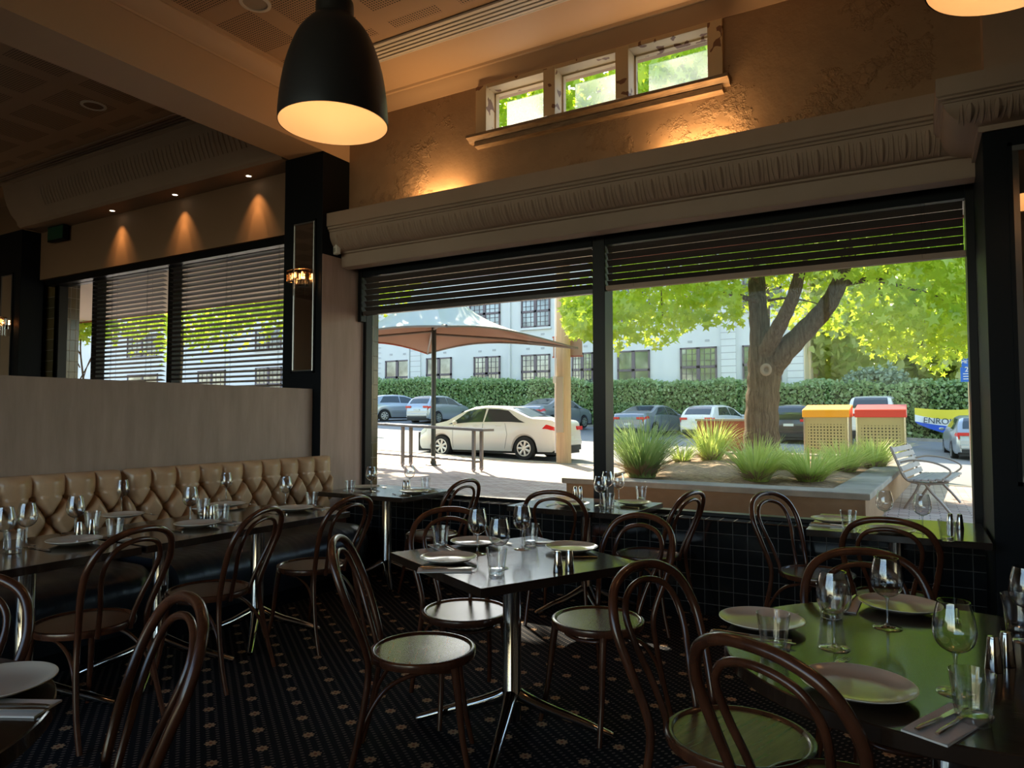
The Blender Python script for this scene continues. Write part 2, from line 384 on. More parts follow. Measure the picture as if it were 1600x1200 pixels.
# outdoors
K['asphalt'] = mat('asphalt', (0.20, 0.20, 0.205), 0.9, noise=(40, (0.27, 0.265, 0.26), (1, 1, 1)))
K['concrete'] = mat('planter_render', (0.25, 0.145, 0.072), 0.8, noise=(1.6, (0.33, 0.205, 0.11), (1, 1, 2)), bump=(8, .2, .01, (1, 1, 1)))
K['cap'] = mat('stone_capping', (0.27, 0.245, 0.205), 0.8, noise=(3, (0.38, 0.34, 0.28), (1, 1, 1)))
K['soil'] = mat('bark_mulch', (0.20, 0.125, 0.07), 0.95, noise=(14, (0.46, 0.31, 0.17), (1, 1, 1)), bump=(30, .8, .03, (1, 1, 1)))
K['facade'] = mat('white_render', (0.74, 0.75, 0.74), 0.8, noise=(0.35, (0.66, 0.67, 0.66), (1, 1, 1)))
K['facadeyellow'] = mat('cream_render', (0.80, 0.66, 0.42), 0.8)
K['sash'] = mat('plum_window_sash', (0.15, 0.115, 0.13), 0.6)
K['farpane'] = mat('reflecting_pane', (0.10, 0.11, 0.12), 0.06, spec=1.0, noise=(.8, (0.30, 0.33, 0.36), (1, 1, 1)))
K['farpane'].node_tree.nodes['Principled BSDF'].inputs['Metallic'].default_value = 0.55
K['bark'] = mat('tree_bark', (0.22, 0.165, 0.115), 0.95, noise=(3, (0.11, 0.08, 0.055), (9, 9, 1)), bump=(5, 1.0, .09, (9, 9, .9)), spec=.1)
K['polewood'] = mat('weathered_timber', (0.60, 0.42, 0.24), 0.8, noise=(3, (0.48, 0.33, 0.19), (6, 6, .4)))
K['leaf'] = leaf_mat('liquidambar_leaf', (0.20, 0.42, 0.025), (0.52, 0.68, 0.045), 0.55, tc=(0.68, 0.80, 0.05))
K['leafpale'] = leaf_mat('pale_leaf', (0.50, 0.64, 0.13), (0.82, 0.84, 0.34), 0.6)
K['leafdark'] = leaf_mat('hedge_leaf', (0.15, 0.34, 0.08), (0.56, 0.66, 0.34), 0.45, scale=0.55)
K['leafgrey'] = leaf_mat('grey_green_leaf', (0.22, 0.32, 0.18), (0.42, 0.50, 0.36), 0.3)
K['grass'] = leaf_mat('strappy_grass', (0.34, 0.52, 0.07), (0.78, 0.82, 0.26), 0.5, scale=3)
K['grassdark'] = leaf_mat('green_strappy_grass', (0.18, 0.34, 0.07), (0.50, 0.60, 0.24), 0.45, scale=3)
K['deadgrass'] = leaf_mat('dry_grass', (0.32, 0.20, 0.12), (0.50, 0.36, 0.22), 0.2, scale=3)
K['canvastop'] = mat('two_sided_shade_canvas', (.4, .4, .4), 0.8)
_t = K['canvastop'].node_tree; _g = N(_t, 'ShaderNodeNewGeometry')
_t.links.new(mixc(_t, _g.outputs['Backfacing'], (.25, .145, .105), (.58, .59, .56)), _t.nodes['Principled BSDF'].inputs['Base Color'])
K['galv'] = mat('grey_brown_steel', (0.16, 0.135, 0.115), 0.5)
K['darksteel'] = mat('dark_green_steel', (0.035, 0.045, 0.04), 0.4)
K['tyre'] = mat('tyre_rubber', (0.015, 0.015, 0.016), 0.8)
K['rim'] = mat('alloy_rim', (0.55, 0.55, 0.54), 0.3, metal=.8)
K['carglass'] = mat('car_glass', (0.03, 0.045, 0.05), 0.05, spec=1.0)
K['redlamp'] = mat('red_lamp', (0.65, 0.03, 0.03), 0.15)
K['clearlamp'] = mat('clear_lamp', (0.75, 0.75, 0.72), 0.15)
K['carwhite'] = mat('pearl_white_car_paint', (0.82, 0.79, 0.74), 0.25, coat=.6)
K['carsilver'] = mat('silver_car_paint', (0.42, 0.46, 0.50), 0.28, metal=.5, coat=.6)
K['cargrey'] = mat('grey_car_paint', (0.22, 0.25, 0.28), 0.28, metal=.4, coat=.6)
K['carblack'] = mat('black_car_paint', (0.02, 0.022, 0.025), 0.2, coat=.8)
K['trim'] = mat('black_trim', (0.02, 0.02, 0.02), 0.6)
K['platew'] = mat('licence_plate', (0.7, 0.7, 0.66), 0.5)
K['ink'] = mat('dark_lettering', (0.03, 0.04, 0.06), 0.6)
K['wwhite'] = mat('white_lettering', (0.85, 0.85, 0.85), 0.6)
K['signblue'] = mat('parking_blue', (0.02, 0.13, 0.62), 0.5)
K['yellow'] = mat('yellow_lid', (0.95, 0.42, 0.02), 0.45)
K['red'] = mat('red_lid', (0.78, 0.05, 0.035), 0.45)
K['banneryellow'] = mat('banner_yellow', (0.80, 0.66, 0.05), 0.7)
K['bannerblue'] = mat('banner_blue', (0.03, 0.10, 0.55), 0.7)
K['slatwood'] = mat('weathered_bench_slat', (0.46, 0.40, 0.36), 0.75, noise=(4, (0.38, 0.33, 0.29), (1, 1, 1)))
K['benchmetal'] = mat('cast_aluminium', (0.42, 0.34, 0.28), 0.4, metal=.7)
K['rust'] = mat('rust_red_paint', (0.34, 0.09, 0.055), 0.7)

# ------------------------------------------------------------------ the room
CZ = 4.55
b = MB(); b.box(-14, -4.5, -0.05, 4.5, 5.50, 0.0); struct(b.build('floor', K['carpet']))
b = MB(); b.box(-14, -4.5, CZ, 4.5, 5.45, CZ + .1); struct(b.build('ceiling', K['ceiling']))
K['roomwall'] = mat('dark_room_wall', (0.55, 0.42, 0.31), 0.7)
b = MB()      # unseen rear wall; its wide mullioned opening is added to brighten the room
b.box(-14, -4.6, 0, -8.5, -4.5, CZ); b.box(.2, -4.6, 0, 4.5, -4.5, CZ); b.box(-8.5, -4.6, 0, .2, -4.5, .3); b.box(-8.5, -4.6, 4.1, .2, -4.5, CZ)
for k in range(1, 5): b.box(-8.5 + 8.7 * k / 5 - .05, -4.6, .3, -8.5 + 8.7 * k / 5 + .05, -4.5, 4.1)
struct(b.build('wall_back', K['roomwall']))
b = MB(); b.box(4.5, -4.6, 0, 4.6, 5.5, CZ); struct(b.build('wall_right', K['roomwall']))
b = MB(); b.box(-14.1, -4.6, 0, -14, 5.5, CZ); struct(b.build('wall_left', K['roomwall']))

# smooth ceiling margin, groove and cove along the street wall
b = MB()
prof = [(4.55, CZ), (4.55, CZ - .012), (5.04, CZ - .012), (5.05, CZ - .03), (5.075, CZ - .03), (5.085, CZ - .045), (5.12, CZ - .08), (5.155, CZ - .12), (5.165, CZ - .145), (5.18, CZ - .145), (5.18, CZ)]
b.extrude(prof, 'x', -4.89, 4.5)
struct(b.build('trim_1', K['beam'], smooth=30))

# street wall: upper plaster with the opening of the high window
HX0, HX1, HZ0, HZ1 = -3.33, -1.20, 3.92, 4.385
b = MB()
b.box(-4.89, 5.17, 2.96, HX0, 5.45, CZ); b.box(HX1, 5.17, 2.96, 4.5, 5.45, CZ)
b.box(HX0, 5.17, 2.96, HX1, 5.45, HZ0); b.box(HX0, 5.17, HZ1, HX1, 5.45, CZ)
struct(b.build('wall_street', K['plaster']))
# dado wall under the window
b = MB(); b.box(-4.89, 5.17, 0, 4.5, 5.50, 0.685)
b.tube([(-4.89, 5.175, .683), (4.5, 5.175, .683)], .008, 6)
struct(b.build('wall_dado', K['tile']))
# street wall of the neighbouring room (left)
b = MB()
b.box(-14, 5.05, 3.34, -5.40, 5.45, CZ); b.box(-14, 5.10, 0, -5.40, 5.45, 1.30); b.box(-14, 5.05, 1.3, -11.0, 5.45, 3.34)
struct(b.build('wall_street_left', K['leftwall']))
# bulkhead with a shallow cove above the left windows, soffit at z 4.0
b = MB()
pr = [(4.50, CZ), (4.50, CZ - .03), (4.535, CZ - .05), (4.55, CZ - .12), (4.57, CZ - .2), (4.60, CZ - .3), (4.65, CZ - .4), (4.72, CZ - .48), (4.73, 4.03), (4.76, 4.0), (5.05, 4.0), (5.05, CZ)]
b.extrude(pr, 'x', -10.5, -5.40)
for i in range(58):
    x = -9.6 + i * .072
    b.tube([(x, 4.560, CZ - .17), (x, 4.583, CZ - .28), (x, 4.64, CZ - .40)], [.006, .010, .005], 6)
struct(b.build('trim_2', K['taupe'], smooth=30))

# beam running from the camera side to the column, with stepped moulding
b = MB(); b.box(-5.36, -4.5, 4.0, -4.89, 5.2, CZ)
b.extrude([(-4.89, 4.395), (-4.885, 4.385), (-4.875, 4.385), (-4.87, 4.40), (-4.83, 4.42), (-4.78, 4.47), (-4.765, 4.51), (-4.745, 4.51), (-4.745, CZ), (-4.89, CZ)], 'y', -4.5, 5.0)
struct(b.build('trim_3', K['beam'], smooth=30))

# columns
b = MB(); b.box(-5.41, 4.81, 0, -4.89, 5.172, 4.0); struct(b.build('column_left', K['black'], bevel=.004))
b = MB(); b.box(-11.3, 4.81, 0, -10.54, 5.10, 4.0); struct(b.build('column_far_left', K['black'], bevel=.004))
b = MB(); b.box(0.345, 4.55, 0, 4.5, 5.50, 3.0); struct(b.build('column_right', K['black'], bevel=.004))
# brown grained reveal beside the window, below the cornice
b = MB(); b.box(-4.93, 4.815, 0, -4.884, 5.375, 3.0); b.box(-5.41, 5.172, 0, -4.93, 5.50, 4.0); struct(b.build('wall_reveal', K['panel']))
# half wall that divides the rooms
b = MB(); b.box(-5.10, -4.5, 0, -4.98, 4.80, 1.705); b.box(-4.981, 3.0, 0, -4.9785, 3.004, 1.70)
struct(b.build('wall_half', K['halfwall'], bevel=.003))

# cornice with egg and dart enrichment
def eggs(b, place, n, x0, x1):
    """egg and dart relief: place(x, a) gives the point on the cove at angle a"""
    for i in range(n):
        st = (x1 - x0) / n; xc = x0 + (i + .5) * st
        for dx, rr, a0, a1 in ((0, .024, .18, 1.15), (-.036, .009, .08, 1.32), (.036, .009, .08, 1.32), (.060, .013, .10, 1.36), (-.049, .005, .10, 1.2), (.049, .005, .10, 1.2)):
            pts = []; rad = []
            for k in range(8):
                a = a0 + k / 7 * (a1 - a0); sp = 1 - .30 * max(0, k - 3) / 4 if 0 < abs(dx) < .04 else 1
                pts.append(place(xc + dx * st / .125 * sp, a)); rad.append(rr * (sin(pi * (k + .6) / 8.2)) ** .5 * (1 - .25 * k / 7))
            b.tube(pts, rad, 6)
P = [(5.17, 3.40), (4.86, 3.40), (4.86, 3.275), (4.875, 3.268), (4.875, 3.250), (4.89, 3.243), (4.89, 3.228)]
P += [(4.90 + .145 * (1 - cos(i / 10 * pi / 2)), 3.225 - .165 * sin(i / 10 * pi / 2)) for i in range(11)]
P += [(5.045, 3.045), (5.065, 3.038), (5.065, 2.93), (5.075, 2.915), (5.172, 2.905)]
b = MB(); b.extrude(P, 'x', -4.886, 0.344)
eggs(b, lambda x, a: (x, 4.90 + .145 * (1 - cos(a)) + .004, 3.225 - .165 * sin(a)), 40, -4.86, 0.16)
struct(b.build('trim_4', K['taupe'], smooth=35))
# stepped cornice mitred round the right column (outward offset, height)
XC, YC = .345, 4.55
Q5 = [(0, 3.262), (.217, 3.262), (.217, 3.165), (.207, 3.158), (.207, 3.148), (.192, 3.142), (.188, 3.132)]
Q5 += [(.182 - .155 * (1 - cos(i / 8 * pi / 2)), 3.130 - .095 * sin(i / 8 * pi / 2)) for i in range(9)]
Q5 += [(.018, 3.03), (.018, 3.0), (0, 3.0)]
b = MB(); nq = len(Q5)
vs = [(4.4, YC - o, z) for o, z in Q5] + [(XC - o, YC - o, z) for o, z in Q5] + [(XC - o, 5.17, z) for o, z in Q5]
b.add(vs, [(i + k * nq, i + 1 + k * nq, i + 1 + (k + 1) * nq, i + (k + 1) * nq) for k in (0, 1) for i in range(nq - 1)])
b.add([(XC, YC, 3.262), (4.4, YC, 3.262), (4.4, 5.17, 3.262), (XC, 5.17, 3.262)], [(0, 1, 2, 3)])
eggs(b, lambda x, a: (x, YC - (.182 - .155 * (1 - cos(a))) + .004, 3.130 - .095 * sin(a)), 12, .22, 1.7)
struct(b.build('trim_5', K['taupe'], smooth=35, fixn=False))
b = MB(); b.box(.40, 5.02, 3.0, 4.5, 5.171, CZ); struct(b.build('trim_6', K['taupe']))

# ------------------------------------------------------------------ windows
GY = 5.42
b = MB()
b.box(-4.88, 5.38, .685, -4.835, 5.47, 2.93); b.box(-4.88, 5.30, 2.4, -4.835, 5.38, 2.93)
b.box(-2.30, 5.295, .685, -2.19, 5.47, 2.93)
b.box(.30, 5.295, .685, .36, 5.47, 2.93)
b.box(-4.88, 5.37, .685, .36, 5.47, .715); b.box(-4.88, 5.17, 2.935, .36, 5.47, 2.99)
win = b.build('window_1', K['blackgloss'], bevel=.004); struct(win)
for x0, x1 in ((-4.82, -2.30), (-2.19, .30)):
    b = MB(); b.box(x0, GY - .002, .715, x1, GY + .002, 2.935); b.build('pane', K['glass'], win)
# high window, flaking frame
b = MB()
b.box(HX0 - .02, 5.13, HZ0 - .0, HX0 + .09, 5.36, HZ1 + .0); b.box(HX1 - .09, 5.13, HZ0, HX1 + .02, 5.36, HZ1)
for xm in (-2.62, -1.97): b.box(xm - .055, 5.14, HZ0, xm + .055, 5.36, HZ1)
b.box(HX0 - .02, 5.15, HZ1 - .022, HX1 + .02, 5.36, HZ1 + .015)
hw = b.build('window_3', K['peel'], bevel=.004); struct(hw)
b = MB(); b.extrude([(5.06, HZ0 - .01), (5.06, HZ0 + .012), (5.08, HZ0 + .024), (5.36, HZ0 + .024), (5.36, HZ0 - .04), (5.12, HZ0 - .04), (5.10, HZ0 - .02)], 'x', HX0 - .08, HX1 + .07)
b.extrude([(5.11, HZ0 - .08), (5.11, HZ0 - .04), (5.17, HZ0 - .04), (5.17, HZ0 - .09)], 'x', HX0 - .02, HX1 + .02)
b.build('window_sill', K['sillshade'], hw)
K['film'] = bpy.data.materials.new('hazy_film'); K['film'].use_nodes = True
_t = K['film'].node_tree; _t.nodes.clear(); _d = N(_t, 'ShaderNodeBsdfTranslucent'); _d.inputs[0].default_value = (.95, .97, 1, 1)
_tr = N(_t, 'ShaderNodeBsdfTransparent'); _mx = N(_t, 'ShaderNodeMixShader'); _mx.inputs[0].default_value = .16; _o = N(_t, 'ShaderNodeOutputMaterial')
_t.links.new(_tr.outputs[0], _mx.inputs[1]); _t.links.new(_d.outputs[0], _mx.inputs[2]); _t.links.new(_mx.outputs[0], _o.inputs[0])
for x0, x1 in ((HX0 + .09, -2.675), (-2.565, -2.025), (-1.915, HX1 - .09)):
    b = MB(); w = x1 - x0
    for q in ((x0, HZ0 + .02, x0 + .014, HZ1 - .02), (x1 - .014, HZ0 + .02, x1, HZ1 - .02), (x0, HZ0 + .02, x1, HZ0 + .035), (x0, HZ1 - .036, x1, HZ1 - .02)):
        b.box(q[0], 5.28, q[1], q[2], 5.32, q[3])
    fr = b.build('sash', K['peel'], hw)
    b = MB(); b.box(x0, 5.299, HZ0 + .02, x1, 5.303, HZ1 - .02); b.build('pane', K['glass'], fr)
    b = MB(); b.box(x0 + .11, 5.310, HZ0 + .02, x1 - .0, 5.3115, HZ1 - .11); b.build('film', K['film'], fr)

# left windows
b = MB()
b.box(-10.3, 5.20, 3.26, -5.41, 5.32, 3.36)
for x0, x1 in ((-5.47, -5.41), (-7.86, -7.76), (-9.50, -9.38), (-10.44, -10.32)): b.box(x0, 5.20, 1.3, x1, 5.32, 3.36)
b.box(-10.44, 5.20, 1.28, -5.41, 5.32, 1.36); b.box(-10.5, 5.10, 3.26, -5.41, 5.24, 3.36)
lw_ = b.build('window_2', K['blackgloss'], bevel=.004); struct(lw_)
for x0, x1 in ((-7.76, -5.47), (-9.38, -7.86)):
    b = MB(); b.box(x0, 5.28, 1.36, x1, 5.284, 3.26); b.build('pane', K['glass'], lw_)
b = MB(); b.box(-11.0, 5.20, 0, -10.36, 5.5, 3.4); struct(b.build('wall_pier', K['greentile']))
b = MB(); b.box(-5.4, 5.505, 0, -4.865, 5.60, 3.4); struct(b.build('wall_pier', K['greentile']))

# ------------------------------------------------------------------ venetian blinds
def blind(label, x0, x1, y, ztop, zbot, pitch, w, tilt, m, jitter, cords, ladders=True, rail=True, head=.045):
    t = thing('venetian_blind', label, 'blind', ((x0 + x1) / 2, y, zbot), 0, 'venetian blinds at the street windows')
    L = (x1 - x0) / 2
    b = MB(); b.box(-L, -.04, ztop - zbot - head, L, .03, ztop - zbot + .01); b.build('head_rail', K['black'], t)
    n = round((ztop - head - zbot - .02) / pitch); pitch = (ztop - head - zbot - .018) / n
    for i in range(n):
        z = ztop - zbot - head - (i + .55) * pitch
        a = tilt + random.uniform(-jitter, jitter)
        b = MB(); pr = [(-w / 2, 0), (0, .003), (w / 2, 0), (w / 2, -.0022), (0, .0008), (-w / 2, -.0022)]
        pr = [(p * cos(a) + q * sin(a), -p * sin(a) + q * cos(a)) for p, q in pr]      # inner edge up
        b.extrude(pr, 'x', -L + .01, L - .01); o = b.build('slat', m, t, fixn=False); o.location = (0, 0, z)
    if rail:
        b = MB(); b.box(-L, -.028, -.012, L, .028, .026); b.build('bottom_rail', K['taupe'] if rail == 2 else m, t, bevel=.003)
    for cx in cords:
        b = MB()
        for yy in (-w / 2 - .003, w / 2 + .003): b.tube([(cx, yy, 0), (cx, yy, ztop - zbot - .05)], .0012, 4)
        b.tube([(cx + .02, -w / 2 - .006, 0.02), (cx + .02, -w / 2 - .006, ztop - zbot - .05)], .001, 4)
        b.build('cord', K['cord'], t)
    return t
blind('dark venetian blind half raised in the left pane of the wide street window', -4.818, -2.302, 5.335, 2.94, 2.475, .060, .058, R(51), K['slat'], .085, (-.9, .35, 1.0), rail=1, head=.09)
blind('dark venetian blind half raised over the planter and the tree trunk', -2.188, .298, 5.335, 2.94, 2.49, .060, .058, R(51), K['slat'], .085, (-1.0, .05, 1.0), rail=2, head=.09)
blind('lowered grey venetian blind nearest the mirrored column, behind the half wall', -7.75, -5.45, 5.17, 3.345, 1.40, .056, .064, R(17), K['slat'], .015, (-.9, -.1, .75), rail=1)
blind('narrower lowered grey venetian blind left of the window mullion', -9.40, -7.86, 5.17, 3.345, 1.40, .056, .064, R(17), K['slat'], .015, (-.3, .45), rail=1)

# ------------------------------------------------------------------ fixtures on walls and ceiling
def lamp_light(name, kind, loc, energy, color, parent=None, size=.03, **kw):
    l = bpy.data.lights.new(name, kind); l.energy = energy; l.color = color
    if kind != 'SUN': l.shadow_soft_size = size
    for k, v in kw.items(): setattr(l, k, v)
    o = bpy.data.objects.new(name, l); COL.objects.link(o); o.location = loc; o.parent = parent; return o
WARM = (1.0, 0.62, 0.30)
K['shadein'] = mat('shade_enamel_inside', (0.90, 0.78, 0.62), 0.5)
K['bulb'] = mat('bulb_glow', (1, .8, .5), 0.5, emis=((1.0, 0.58, 0.25), 1.9))
K['bulbsoft'] = mat('frosted_bulb_glow', (1, .8, .5), 0.5, emis=((1.0, 0.55, 0.24), .25))
K['shade'] = mat('matt_black_shade', (0.022, 0.021, 0.021), 0.38)
PR = [(.250, 0), (.249, .05), (.241, .14), (.225, .24), (.200, .33), (.168, .41), (.130, .465), (.098, .497), (.088, .512), (.086, .575), (.074, .585), (.02, .588)]
def pendant(label, x, y, z):
    t = thing('pendant_lamp', label, 'lamp', (x, y, z), 0, 'bell shaped pendant lamps')
    b2 = MB(); prof = [(p[0], p[1]) for p in spline([(r, h, 0) for r, h in PR], 4)]
    b2.grid(lambda u, v: (prof[int(round(v * (len(prof) - 1)))][0] * cos(2 * pi * u), prof[int(round(v * (len(prof) - 1)))][0] * sin(2 * pi * u), prof[int(round(v * (len(prof) - 1)))][1]), 64, len(prof), closeu=True)
    b2.build('shade', K['shade'], t, smooth=50)
    inn = [(max(r - .004, 0.001), h + (0 if i == 0 else -.004)) for i, (r, h) in enumerate(prof)]
    b3 = MB(); b3.grid(lambda u, v: (inn[int(round(v * (len(inn) - 1)))][0] * cos(2 * pi * u), inn[int(round(v * (len(inn) - 1)))][0] * sin(2 * pi * u), inn[int(round(v * (len(inn) - 1)))][1]), 64, len(inn), closeu=True)
    b3.build('shade_lining', K['shadein'], t, smooth=50)
    b4 = MB(); b4.lathe([(.0, .21), (.03, .215), (.045, .24), (.045, .27), (.02, .32), (.02, .38), (0, .38)], 20); b4.build('bulb', K['bulbsoft'], t, smooth=40)
    b5 = MB()
    for a in (pi / 6, pi * 5 / 6, pi * 1.5): b5.tube([(.08 * cos(a), .08 * sin(a), .57), (.02 * cos(a), .02 * sin(a), .69), (0, 0, .72)], .002, 5)
    b5.tube([(0, 0, .58), (0, 0, CZ - z)], .0035, 6); b5.build('cable', K['shade'], t)
    b6 = MB(); b6.lathe([(.05, CZ - z - .03), (.055, CZ - z - .001)], 20); b6.build('ceiling_rose', K['shade'], t)
    lamp_light('pendant_light', 'POINT', (0, 0, .13), .8, (1, .56, .26), t, .05)
    return t
pendant('large black bell pendant lamp hanging over the middle of the room', -2.313, 2.337, 2.80)
pendant('black pendant lamp seen only as a reflection in the right mirror', .70, 3.70, 2.80)
pendant('black pendant lamp cut off by the top right corner, near the right column', 0.30, 2.55, 2.80)

def ring_disc(name, label, cat, x, y, z, r, group, inner):
    t = thing(name, label, cat, (x, y, z), 0, group)
    b = MB(); b.lathe([(r * .78, 0), (r * .78, -.012), (r, -.010), (r, 0)], 32, closed=True); b.build('rim', K['white'], t, smooth=40)
    b = MB(); b.lathe([(0.001, -.004), (r * .78, -.004)], 32, cap=False); b.build('grille', inner, t)
    return t
ring_disc('ceiling_speaker', 'round white ceiling speaker between perforated panels, top centre-left', 'speaker', -4.23, 3.45, CZ, .115, 'round ceiling speakers', mat('speaker_mesh', (.42, .36, .29), .7))
ring_disc('ceiling_speaker', 'round white ceiling fitting in the darker ceiling beyond the beam', 'speaker', -7.05, 3.82, CZ, .115, 'round ceiling speakers', K['leftwall'])

for lab, px, py in (('small lit downlight nearest the column, in the left soffit', 389, 275), ('middle of three lit downlights in the left soffit', 273, 304), ('lit downlight in the left soffit nearest the exit sign', 175, 329)):
    p = at_z(px, py, 4.0)
    t = thing('downlight', lab, 'light', (p[0], 4.925, 4.0), 0, 'downlights in the left soffit')
    b = MB(); b.lathe([(.028, 0), (.028, -.004), (.042, -.003), (.042, 0)], 20, closed=True); b.build('rim', K['white'], t)
    b = MB(); b.lathe([(0.001, -.002), (.027, -.002)], 16, cap=False); b.build('lens', mat('downlight_lens', (1, 1, 1), .5, emis=((1, .85, .65), 4)), t)
    l = lamp_light('downlight_beam', 'SPOT', (0, .0, -.012), 9, (1, .50, .17), t, .01, spot_size=R(72), spot_blend=.8)
    l2 = lamp_light('downlight_core', 'SPOT', (0, .0, -.012), 8, (1, .50, .17), t, .01, spot_size=R(34), spot_blend=.6); l2.rotation_euler = (R(9), 0, 0)
    l.rotation_euler = (R(5), 0, 0)

for lab, px, py in (('brass uplight hidden on the cornice, left of the high window', 690, 305), ('brass uplight hidden on the cornice below the right high pane', 1090, 225)):
    p = at_y(px, py, 5.17)
    t = thing('uplight', lab, 'light', (p[0], 5.10, 3.40), 0, 'uplights on the cornice')
    b = MB(); b.box(-.07, -.03, 0, .07, .03, .012); b.build('housing', K['black'], t)
    l = lamp_light('uplight_beam', 'AREA', (0, 0, .016), 1.1, (1, .50, .13), t, .01); l.data.shape = 'RECTANGLE'; l.data.size = .55; l.data.size_y = .03
    l.rotation_euler = (R(180 - 40), 0, 0)
    l3 = lamp_light('uplight_spill', 'AREA', (0, -.03, .016), 2.6, (1, .60, .27), t, .01); l3.data.shape = 'RECTANGLE'; l3.data.size = .5; l3.data.size_y = .03; l3.rotation_euler = (R(180), 0, 0)

def slot(label, x0, x1, m):
    t = thing('slot_diffuser', label, 'air vent', ((x0 + x1) / 2, 4.46, CZ), 0, 'linear slot diffusers in the ceiling')
    L = (x1 - x0) / 2
    b = MB(); b.box(-L, -.09, -.003, L, .09, 0); b.build('backing', K['black'], t)
    b = MB()
    for k in range(5): y = -.095 + k * .0475 - .014; b.box(-L, y, -.016, L, y + .028, -.003)
    b.box(-L - .01, -.12, -.018, L + .01, -.105, -.002); b.box(-L - .01, .108, -.018, L + .01, .12, -.002)
    b.build('bars', m, t)
slot('long pale slot air diffuser in the ceiling above the high window', -4.55, 2.2, K['white'])
slot('long shadowed slot air diffuser in the ceiling left of the beam', -12.5, -5.5, K['taupe'])  # shade painted in: taupe bars instead of white

t = thing('exit_sign', 'small dark green exit sign under the soffit beside the far column', 'sign', (-9.95, 4.97, 3.80), 0)
b = MB(); b.box(-.20, -.03, 0, .20, .03, .20); b.build('housing', K['black'], t, bevel=.004)
b = MB(); b.box(-.185, -.034, .015, .185, -.0305, .185); b.build('face', mat('exit_green', (.01, .07, .045), .4), t)
b = MB(); b.box(-.01, -.01, .2, .01, .01, .235); b.build('bracket', K['black'], t)

t = thing('motion_sensor', 'small white motion sensor at the left end of the cornice', 'sensor', (-4.845, 5.0, 3.02), R(-20))
b = MB(); b.box(-.035, -.055, 0, .035, -.005, .115); b.build('body', K['white'], t, bevel=.008)
b = MB(); b.box(-.022, -.060, .02, .022, -.0545, .06); b.build('lens', mat('sensor_lens', (.4, .38, .34), .3), t, bevel=.003)

K['bevel'] = mat('dull_bevel', (.30, .30, .30), .35, metal=1.0)
def mirror(label, x0, x1, y, z0, z1, frame=.012):
    t = thing('wall_mirror', label, 'mirror', ((x0 + x1) / 2, y, z0), 0, 'tall narrow mirrors on the black columns')
    L = (x1 - x0) / 2; h = z1 - z0
    b = MB(); b.box(-L, -.004, 0, L, 0, h); b.build('glass', K['mirror'], t)
    b = MB()
    for q in ((-L, 0, -L + frame, h), (L - frame, 0, L, h), (-L, 0, L, frame), (-L, h - frame, L, h)):
        b.extrude([(q[0], -.004), (q[2], -.004), ((q[0] + q[2]) / 2, -.012)] if False else [(q[0], -.0125), (q[2], -.0085), (q[2], -.0045), (q[0], -.0045)], 'z', q[1], q[3])
    b.build('bevelled_edge', K['bevel'], t)
    b = MB()
    for q in ((-L - .02, -.02, -L, h + .02), (L, -.02, L + .02, h + .02), (-L - .02, -.02, L + .02, 0), (-L - .02, h, L + .02, h + .02)): b.box(q[0], -.012, q[1], q[2], 0, q[3])
    b.build('frame', K['black'], t)
mirror('tall narrow mirror with a crystal sconce on the central black column', -5.262, -4.985, 4.81, 1.88, 3.33)
mirror('tall narrow mirror on the far left column, behind the half wall', -11.05, -10.75, 4.81, 1.95, 3.40)
mirror('tall mirror at the right edge of the picture reflecting a pendant lamp', .475, 1.05, 4.55, 1.10, 2.90, .028)

K['crystal'] = glass_mat('clear_drinking_glass', (.975, .98, .985), base=.11, gain=1.0, facing=.5); K['thickglass'] = glass_mat('thick_drinking_glass', (.90, .92, .93), base=.24, gain=1.0, facing=.5)
K['rod'] = glass_mat('amber_crystal_rod', (0.80, 0.62, 0.45), base=.10, gain=.7, facing=.5)
def sconce(label, x, y, z, e):
    t = thing('wall_sconce', label, 'lamp', (x, y, z), 0, 'crystal wall sconces on the columns')
    b = MB(); b.box(-.055, -.02, -.10, .055, 0, .05); b.build('back_plate', K['chrome'], t, bevel=.003)
    b = MB()
    for s in range(2):
        b.tube([(-.05 + .10 * s, 0, 0), (-.05 + .10 * s, -.055, 0.0)], .006, 6)
    b.tube(spline([(-.13, -.01, -.052), (-.12, -.085, -.052), (0, -.11, -.052), (.12, -.085, -.052), (.13, -.01, -.052)], 6), .004, 5)
    b.tube(spline([(-.13, -.01, .052), (-.12, -.085, .052), (0, -.11, .052), (.12, -.085, .052), (.13, -.01, .052)], 6), .004, 5)
    b.build('bracket', K['chrome'], t)
    P = spline([(-.13, -.02, 0), (-.12, -.085, 0), (0, -.112, 0), (.12, -.085, 0), (.13, -.02, 0)], 5)
    for p in P:
        b = MB(); b.tube([(p[0], p[1], -.055), (p[0], p[1], .055)], .0075, 6); b.build('crystal_rod', K['rod'], t)
    for i in range(9):
        b = MB(); a = pi * (1 + i / 8); b.tube([(.085 * cos(a), -.015 + .07 * sin(a), -.19), (.085 * cos(a), -.015 + .07 * sin(a), -.06)], .0065, 6); b.build('crystal_drop', K['crystal'], t)
    for s in (-1, 1):
        b = MB(); b.lathe([(0, -.028), (.012, -.02), (.015, 0), (.010, .02), (0, .03)], 12, (s * .05, -.05, .01)); b.build('bulb', K['bulb'], t, smooth=60)
    lamp_light('sconce_light', 'POINT', (0, -.05, 0), e, (1, .5, .18), t, .03)
sconce('lit crystal rod sconce on the central black column mirror', -5.13, 4.795, 2.80, .7)
sconce('lit crystal sconce at the far left edge, on the far column', -10.95, 4.795, 2.75, .8)

